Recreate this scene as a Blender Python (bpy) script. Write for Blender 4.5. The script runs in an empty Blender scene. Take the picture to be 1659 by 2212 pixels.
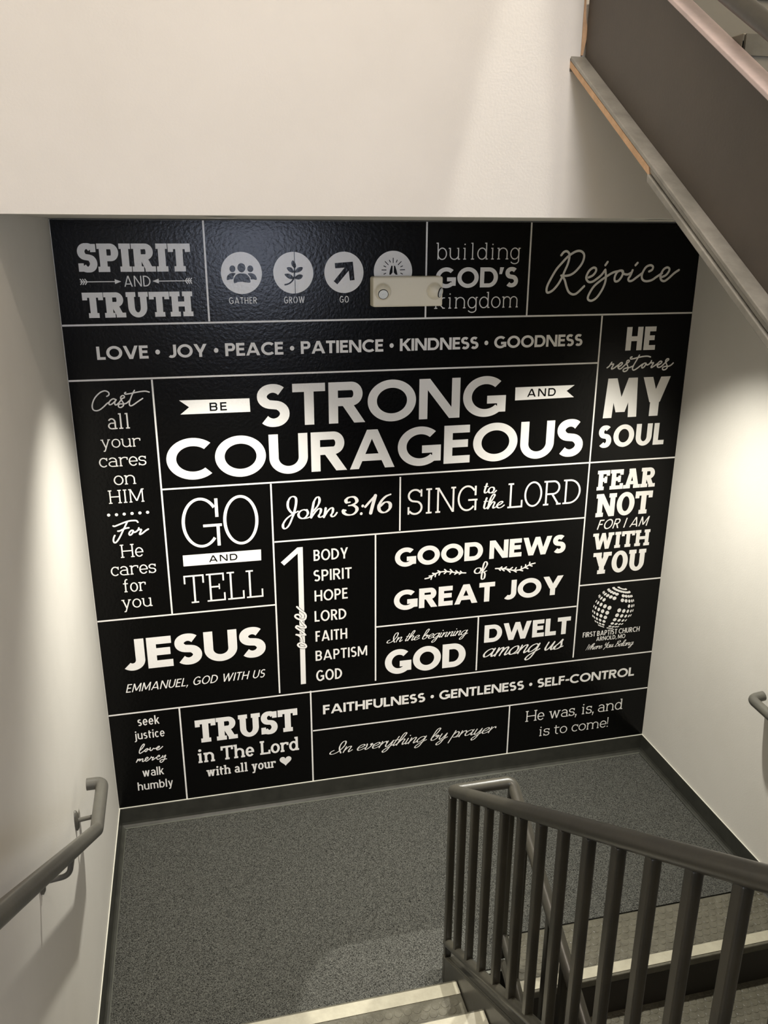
import bpy, math, random
from mathutils import Vector, Matrix
random.seed(4)
scene = bpy.context.scene
COL = scene.collection

# ------------------------------------------------------------------ camera
cam_data = bpy.data.cameras.new('camera')
cam = bpy.data.objects.new('camera', cam_data)
COL.objects.link(cam)
cam.location = (0.467437, -3.483998, 2.708351)
cam.rotation_euler = (1.244489, -0.002957, -0.231226)
cam_data.sensor_fit = 'HORIZONTAL'
cam_data.sensor_width = 36.0
cam_data.lens = 1790.18 * 36.0 / 1659.0
cam_data.clip_start = 0.03
scene.camera = cam

# ------------------------------------------------------------------ world, lights, exposure
world = bpy.data.worlds.new('world')
scene.world = world
world.use_nodes = True
world.node_tree.nodes['Background'].inputs[0].default_value = (0.9, 0.88, 0.82, 1)
world.node_tree.nodes['Background'].inputs[1].default_value = 0.02
scene.view_settings.view_transform = 'Standard'
scene.view_settings.look = 'None'
scene.view_settings.gamma = 1.0
scene.view_settings.use_curve_mapping = False
scene.view_settings.exposure = 0.0

def area(name, loc, rot, sx, sy, watts, col):
    d = bpy.data.lights.new(name, 'AREA')
    d.shape = 'RECTANGLE'; d.size = sx; d.size_y = sy; d.energy = watts; d.color = col
    o = bpy.data.objects.new(name, d); COL.objects.link(o)
    o.location = loc; o.rotation_euler = rot
    return o

# fluorescent ceiling fixtures over the stairwell (their housings are built further down)
FIXTURES = [(0.9, -4.4, 6.16)]
area('fixture_light', (0.9, -4.4, 6.10), (0, 0, 0), 1.15, 0.26, 98, (1.0, 0.87, 0.745))
# two recessed downlights in the soffit over the landing
CANS = [(0.60, -0.62), (2.15, -0.64)]
for cx_, cy_ in CANS:
    d = bpy.data.lights.new('soffit_downlight', 'SPOT')
    d.energy = 265; d.color = (1.0, 0.97, 0.88); d.spot_size = math.radians(97); d.spot_blend = 0.9; d.shadow_soft_size = 0.03
    o = bpy.data.objects.new('soffit_downlight', d); COL.objects.link(o); o.location = (cx_, cy_, 2.738)
# daylight arriving through the window behind the photographer
area('window_daylight', (1.2, -5.62, 2.55), (math.radians(90), 0, 0), 0.80, 0.80, 46, (0.72, 0.80, 1.0))
# added spot standing in for light through a gap, streaking the header wall
sd = bpy.data.lights.new('streak_spot', 'SPOT')
sd.energy = 1050; sd.color = (1.0, 0.97, 0.90); sd.spot_size = math.radians(9.1); sd.spot_blend = 0.18; sd.shadow_soft_size = 0.012
so = bpy.data.objects.new('streak_spot', sd); COL.objects.link(so)
so.location = (1.64, -1.304, 6.10); so.rotation_euler = (0, math.radians(4.6), 0)

# ------------------------------------------------------------------ materials
def srgb(r, g, b):
    f = lambda c: (c/255/12.92) if c/255 <= 0.04045 else ((c/255+0.055)/1.055)**2.4
    return (f(r), f(g), f(b), 1)

def mat(name, col, rough=0.5, metal=0.0, spec=0.5, bump=0, bscale=50, col2=None, cscale=8, cdetail=4, bdist=0.002, c0=0.35, c1=0.65, coat=0):
    m = bpy.data.materials.new(name); m.use_nodes = True
    nt = m.node_tree; b = nt.nodes['Principled BSDF']
    b.inputs['Base Color'].default_value = col
    b.inputs['Roughness'].default_value = rough
    b.inputs['Metallic'].default_value = metal
    b.inputs['Specular IOR Level'].default_value = spec
    if coat: b.inputs['Coat Weight'].default_value = coat
    if col2 or bump:
        tc = nt.nodes.new('ShaderNodeNewGeometry')
    if col2:
        n = nt.nodes.new('ShaderNodeTexNoise'); n.inputs['Scale'].default_value = cscale; n.inputs['Detail'].default_value = cdetail
        n.inputs['Roughness'].default_value = 0.65
        r = nt.nodes.new('ShaderNodeValToRGB')
        r.color_ramp.elements[0].position = c0; r.color_ramp.elements[0].color = col
        r.color_ramp.elements[1].position = c1; r.color_ramp.elements[1].color = col2
        nt.links.new(tc.outputs['Position'], n.inputs['Vector']); nt.links.new(n.outputs['Fac'], r.inputs['Fac'])
        nt.links.new(r.outputs['Color'], b.inputs['Base Color'])
    if bump:
        n = nt.nodes.new('ShaderNodeTexNoise'); n.inputs['Scale'].default_value = bscale; n.inputs['Detail'].default_value = 3
        bp = nt.nodes.new('ShaderNodeBump'); bp.inputs['Strength'].default_value = bump; bp.inputs['Distance'].default_value = bdist
        nt.links.new(tc.outputs['Position'], n.inputs['Vector']); nt.links.new(n.outputs['Fac'], bp.inputs['Height']); nt.links.new(bp.outputs['Normal'], b.inputs['Normal'])
    return m

M = {}
M['paint'] = mat('wall_paint', (0.73, 0.70, 0.635, 1), 0.6, bump=0.25, bscale=140, bdist=0.001, col2=(0.76, 0.73, 0.665, 1), cscale=3)
M['black'] = mat('mural_black_vinyl', (0.003, 0.0029, 0.0027, 1), 0.22, spec=0.16, bump=0.55, bscale=75, bdist=0.0012)
M['white'] = mat('mural_white_vinyl', (0.86, 0.84, 0.80, 1), 0.28, spec=0.4, bump=0.5, bscale=75, bdist=0.0012)
M['base'] = mat('cove_base_rubber', srgb(46, 46, 41), 0.38, bump=0.3, bscale=18, col2=srgb(58, 58, 52), cscale=14, bdist=0.002)
M['caulk'] = mat('white_caulk', srgb(205, 203, 190), 0.5)
M['carpet'] = mat('landing_mat', srgb(8, 8, 7), 0.95, spec=0.1, bump=1.0, bscale=330, bdist=0.003, col2=srgb(104, 104, 98), cscale=300, cdetail=3, c0=0.36, c1=0.70)
M['mat_edge'] = mat('mat_edge_strip', srgb(92, 93, 84), 0.4)
M['rail'] = mat('painted_steel_grey', srgb(88, 86, 78), 0.33, bump=0.15, bscale=60, col2=srgb(78, 76, 70), cscale=9)
M['guard'] = mat('painted_steel_dark', srgb(65, 62, 53), 0.34, bump=0.2, bscale=50, col2=srgb(57, 55, 48), cscale=9)
M['stringer'] = mat('painted_stringer', srgb(84, 77, 69), 0.55, bump=0.2, bscale=120, col2=srgb(78, 72, 65), cscale=5)
M['flange'] = mat('painted_flange', srgb(158, 155, 146), 0.40, bump=0.3, bscale=30, col2=srgb(132, 130, 121), cscale=12)
M['flange_lit_top'] = mat('painted_flange_lit_top', srgb(206, 188, 183), 0.45, bump=0.3, bscale=40, col2=srgb(190, 174, 170), cscale=16)  # same steel paint, with light from above put into the paler pinkish colour
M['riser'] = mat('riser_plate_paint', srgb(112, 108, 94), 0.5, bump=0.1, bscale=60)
M['riserdark'] = mat('riser_dark_tone', srgb(38, 34, 27), 0.6)  # near-black even colour for the descending risers and the wall below
M['rubber'] = mat('tread_rubber', srgb(74, 71, 60), 0.30, bump=0.5, bscale=90, col2=srgb(90, 87, 75), cscale=25, bdist=0.002)
M['strip'] = mat('nosing_strip', srgb(160, 155, 136), 0.45, bump=0.3, bscale=80, col2=srgb(148, 143, 125), cscale=22)
M['gypsum'] = mat('raw_board_edge', srgb(214, 176, 138), 0.85, bump=0.5, bscale=90, col2=srgb(196, 160, 124), cscale=30)
M['plastic'] = mat('ivory_plastic', srgb(240, 231, 207), 0.42, bump=0.1, bscale=200)
M['plastic_in'] = mat('ivory_plastic_shade', srgb(222, 212, 186), 0.45)
M['chrome'] = mat('lamp_reflector', (0.95, 0.98, 0.96, 1), 0.2, metal=0.15)
M['bezel'] = mat('lamp_bezel', srgb(30, 34, 30), 0.3)
M['concrete'] = mat('floor_tile_grey', srgb(96, 94, 88), 0.6)
M['frame'] = mat('window_frame_paint', srgb(80, 80, 76), 0.4)
M['scuff'] = mat('scuff_marks', srgb(170, 168, 150), 0.5)
def emat(name, col, s):
    m = bpy.data.materials.new(name); m.use_nodes = True
    b = m.node_tree.nodes['Principled BSDF']; b.inputs['Base Color'].default_value = (0.8, 0.8, 0.8, 1)
    b.inputs['Emission Color'].default_value = col; b.inputs['Emission Strength'].default_value = s
    return m
M['diffuser'] = emat('lit_diffuser', (1.0, 0.92, 0.8, 1), 6.0)
M['skyglass'] = emat('daylight_pane', (0.42, 0.55, 1.0, 1), 1.6)

# ------------------------------------------------------------------ helpers
def link(name, verts, faces, m, parent=None, smooth=False, uvs=None):
    me = bpy.data.meshes.new(name)
    me.from_pydata([tuple(v) for v in verts], [], faces)
    me.materials.append(m)
    if smooth:
        for pl in me.polygons: pl.use_smooth = True
    me.update()
    o = bpy.data.objects.new(name, me); COL.objects.link(o)
    if parent: o.parent = parent
    return o

class MB:
    def __init__(s): s.v = []; s.f = []; s.sm = False
    def poly(s, pts):
        n = len(s.v); s.v += [tuple(p) for p in pts]; s.f.append(tuple(range(n, n+len(pts))))
    def hexa(s, p):   # p: 8 pts, bottom 4 ccw then top 4
        n = len(s.v); s.v += [tuple(q) for q in p]
        for a in ((0,3,2,1),(4,5,6,7),(0,1,5,4),(1,2,6,5),(2,3,7,6),(3,0,4,7)): s.f.append(tuple(n+i for i in a))
    def box(s, x0, x1, y0, y1, z0, z1):
        x0, x1 = min(x0,x1), max(x0,x1); y0, y1 = min(y0,y1), max(y0,y1); z0, z1 = min(z0,z1), max(z0,z1)
        s.hexa([(x0,y0,z0),(x1,y0,z0),(x1,y1,z0),(x0,y1,z0),(x0,y0,z1),(x1,y0,z1),(x1,y1,z1),(x0,y1,z1)])
    def slope(s, x0, x1, ya, yb, line, lo, hi):   # box sheared along a slope line z = line(y)
        if ya > yb: ya, yb = yb, ya
        a, b = line(ya), line(yb)
        s.hexa([(x0,ya,a+lo),(x1,ya,a+lo),(x1,yb,b+lo),(x0,yb,b+lo),(x0,ya,a+hi),(x1,ya,a+hi),(x1,yb,b+hi),(x0,yb,b+hi)])
    def tube(s, pts, r, n=20, cap=True):
        pts = [Vector(p) for p in pts]; rings = []
        up = None
        for i, p in enumerate(pts):
            if i == 0: t = (pts[1]-p)
            elif i == len(pts)-1: t = (p-pts[i-1])
            else: t = (pts[i+1]-p).normalized() + (p-pts[i-1]).normalized()
            t.normalize()
            if up is None:
                up = Vector((0,0,1)) if abs(t.z) < 0.9 else Vector((1,0,0))
            u = (up - t*up.dot(t)).normalized(); w = t.cross(u); up = u
            # miter
            sc = 1.0
            base = len(s.v)
            for k in range(n):
                a = 2*math.pi*k/n
                s.v.append(tuple(p + (u*math.cos(a) + w*math.sin(a))*r))
            rings.append(base)
        for a, b in zip(rings, rings[1:]):
            for k in range(n): s.f.append((a+k, a+(k+1)%n, b+(k+1)%n, b+k))
        if cap:
            s.f.append(tuple(reversed([rings[0]+k for k in range(n)]))); s.f.append(tuple(rings[-1]+k for k in range(n)))
    def build(s, name, m, parent=None, smooth=False, bevel=0, seg=2):
        o = link(name, s.v, s.f, m, parent, smooth)
        if bevel:
            md = o.modifiers.new('bevel', 'BEVEL'); md.width = bevel; md.segments = seg; md.limit_method = 'ANGLE'
        return o

def smooth_by_angle(o):
    for pl in o.data.polygons: pl.use_smooth = True
    try:
        o.data.set_sharp_from_angle(angle=math.radians(40))
    except Exception: pass

def rounded(pts, rad, n=8):      # round the corners of a 3-D polyline
    pts = [Vector(p) for p in pts]; out = [pts[0]]
    for a, b, c in zip(pts, pts[1:], pts[2:]):
        u = (a-b).normalized(); v = (c-b).normalized()
        ang = u.angle(v); d = min(rad/math.tan(ang/2), (a-b).length*0.49, (c-b).length*0.49)
        p0 = b+u*d; p1 = b+v*d
        for i in range(n+1):
            t = i/n
            out.append(p0*(1-t)**2 + b*2*t*(1-t) + p1*t*t)
    out.append(pts[-1]); return out

def empty(name, loc, label=None, cat=None, group=None):
    o = bpy.data.objects.new(name, None); COL.objects.link(o); o.location = loc; o.empty_display_size = 0.1
    if label: o['label'] = label
    if cat: o['category'] = cat
    if group: o['group'] = group
    return o
def rel(mb, o):                 # shift a mesh built in world space into the frame of its thing
    x, y, z = o.location
    mb.v = [(a-x, b-y, c-z) for a, b, c in mb.v]; return mb
def struct(o, label):
    o['kind'] = 'structure'; o['label'] = label
    return o
# ------------------------------------------------------------------ mural layout, metres on the wall
TEXTS= [('SPIRIT', 'slabH', 'c', 0.0879, 0.5077, 2.5575, 0.1044), ('AND', 'light', 'c', 0.2493, 0.3488, 2.5018, 0.0406), ('TRUTH', 'slabH', 'c', 0.0879, 0.5044, 2.3852, 0.0959), ('GATHER', 'cond', 'c', 0.6475, 0.7587, 2.4305, 0.0252), ('GROW', 'cond', 'c', 0.8689, 0.9533, 2.4293, 0.0261), ('GO', 'cond', 'c', 1.0996, 1.1379, 2.4288, 0.0259), ('building', 'slabL', 'c', 1.5129, 1.8876, 2.5971, 0.0679), ("GOD'S", 'bold', 'c', 1.5121, 1.8831, 2.4827, 0.0822), ('kingdom', 'slabL', 'c', 1.5082, 1.8901, 2.3964, 0.0671), ('LOVE • JOY • PEACE • PATIENCE • KINDNESS • GOODNESS', 'bold', 'c', 0.1196, 2.2086, 2.2222, 0.0521), ('STRONG', 'bold', 'c', 0.7406, 1.8545, 1.9192, 0.179), ('COURAGEOUS', 'bold', 'c', 0.3519, 2.2518, 1.7078, 0.1764), ('BE', 'medK', 'c', 0.5437, 0.614, 1.9975, 0.0351), ('AND', 'medK', 'c', 1.9563, 2.0957, 1.999, 0.0362), ('all', 'slabM', 'c', 0.1336, 0.2223, 1.9397, 0.0648), ('your', 'slabM', 'x', 0.097, 0.2548, 1.8624, 0.036), ('cares', 'slabM', 'x', 0.083, 0.2708, 1.7814, 0.0395), ('on', 'slabM', 'x', 0.1332, 0.2228, 1.7019, 0.0401), ('HIM', 'slabM', 'c', 0.1049, 0.2493, 1.6216, 0.0589), ('He', 'slabM', 'c', 0.1294, 0.2243, 1.3753, 0.0606), ('cares', 'slabM', 'x', 0.0819, 0.2704, 1.2945, 0.0422), ('for', 'slabM', 'c', 0.1264, 0.2209, 1.2138, 0.061), ('you', 'slabM', 'x', 0.1111, 0.2415, 1.1373, 0.0416), ('GO', 'slabT', 'c', 0.3935, 0.7226, 1.3973, 0.2226), ('AND', 'medK', 'c', 0.4979, 0.6221, 1.3229, 0.0305), ('TELL', 'slabT', 'c', 0.3824, 0.7287, 1.1329, 0.1347), ('JESUS', 'black', 'c', 0.0727, 0.7277, 0.8308, 0.1533), ('EMMANUEL, GOD WITH US', 'brush', 'c', 0.0887, 0.7241, 0.7196, 0.042), ('seek', 'hum', 'x', 0.1258, 0.2223, 0.5394, 0.0338), ('justice', 'hum', 'x', 0.1034, 0.2403, 0.4686, 0.0317), ('walk', 'hum', 'c', 0.1233, 0.2209, 0.2618, 0.0462), ('humbly', 'hum', 'c', 0.0955, 0.2576, 0.1892, 0.0453), ('TRUST', 'slabB', 'c', 0.3801, 0.8638, 0.4078, 0.1235), ('in The Lord', 'slabS', 'c', 0.3793, 0.8662, 0.2964, 0.0762), ('with all your', 'slabS', 'c', 0.4163, 0.7496, 0.2141, 0.0524), ('SING', 'slabR', 'c', 1.4022, 1.7343, 1.4741, 0.1217), ('LORD', 'slabR', 'c', 1.8898, 2.2603, 1.4711, 0.1225), ('BODY', 'condM', 'c', 0.9627, 1.1223, 1.286, 0.054), ('SPIRIT', 'condM', 'c', 0.9605, 1.1382, 1.1852, 0.055), ('HOPE', 'condM', 'c', 0.9624, 1.1182, 1.0844, 0.0546), ('LORD', 'condM', 'c', 0.9601, 1.1105, 0.9805, 0.0546), ('FAITH', 'condM', 'c', 0.9621, 1.1136, 0.8768, 0.0544), ('BAPTISM', 'condM', 'c', 0.9598, 1.2099, 0.775, 0.0531), ('GOD', 'condM', 'c', 0.9603, 1.086, 0.6653, 0.0576), ('GOOD NEWS', 'black', 'c', 1.344, 2.2049, 1.22, 0.0935), ('GREAT JOY', 'black', 'c', 1.3407, 2.207, 0.9968, 0.102), ('In the beginning', 'script', 'x', 1.3057, 1.7192, 0.8295, 0.0237), ('GOD', 'black', 'c', 1.2978, 1.7101, 0.6564, 0.1307), ('DWELT', 'black', 'c', 1.8039, 2.2652, 0.7719, 0.0956), ('among us', 'script', 'x', 1.8033, 2.239, 0.6911, 0.0429), ('HE', 'condB', 'c', 2.4255, 2.5754, 2.1942, 0.106), ('MY', 'condB', 'c', 2.3425, 2.6775, 1.8822, 0.1859), ('SOUL', 'condB', 'c', 2.3303, 2.675, 1.74, 0.1061), ('FEAR', 'slabB', 'c', 2.3435, 2.6551, 1.5279, 0.0991), ('NOT', 'slabB', 'c', 2.3483, 2.6493, 1.3909, 0.1173), ('FOR I AM', 'brush', 'c', 2.3638, 2.6473, 1.3252, 0.0502), ('WITH', 'slabB', 'c', 2.3471, 2.659, 1.2201, 0.085), ('YOU', 'slabB', 'c', 2.3572, 2.6498, 1.0871, 0.1148), ('FIRST BAPTIST CHURCH', 'condM', 'c', 2.3394, 2.6604, 0.7393, 0.0283), ('ARNOLD, MO', 'condM', 'c', 2.4174, 2.582, 0.71, 0.0234), ('Where You Belong', 'script', 'x', 2.3621, 2.6355, 0.6645, 0.0158), ('FAITHFULNESS • GENTLENESS • SELF-CONTROL', 'bold', 'c', 0.9893, 2.657, 0.4784, 0.0511), ('In everything by prayer', 'script', 'x', 1.0154, 1.894, 0.2464, 0.031), ('He was, is, and', 'slabM', 'c', 2.0536, 2.6099, 0.2812, 0.0644), ('is to come!', 'slabM', 'x', 2.1317, 2.536, 0.1816, 0.0419)]
RULES= [('h', 0.001, 2.7434, 2.358), ('h', 0.0004, 2.2912, 2.1422), ('h', 0.3242, 2.7411, 1.6701), ('h', -0.0018, 0.7813, 1.0865), ('h', -0.0022, 2.749, 0.6111), ('h', 0.7883, 2.2919, 1.3933), ('h', 1.2548, 2.2902, 0.9209), ('h', 0.9375, 2.7486, 0.3935), ('h', 2.299, 2.7476, 1.033), ('v', 2.7509, 2.3634, 0.5644), ('v', 2.7562, 2.3568, 1.4698), ('v', 2.7534, 2.3578, 1.932), ('v', 2.1365, 1.0894, 0.3215), ('v', 2.353, 0.6299, 2.2954), ('v', 1.6647, 0.6247, 0.7833), ('v', 1.6591, 1.4009, 1.3662), ('v', 1.3968, 0.6305, 1.2512), ('v', 0.92, 0.6225, 1.7692), ('v', 0.6138, 0.1101, 0.3162), ('v', 0.617, 0.1136, 0.9311), ('v', 0.3908, 0.1097, 1.9612)]
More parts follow.
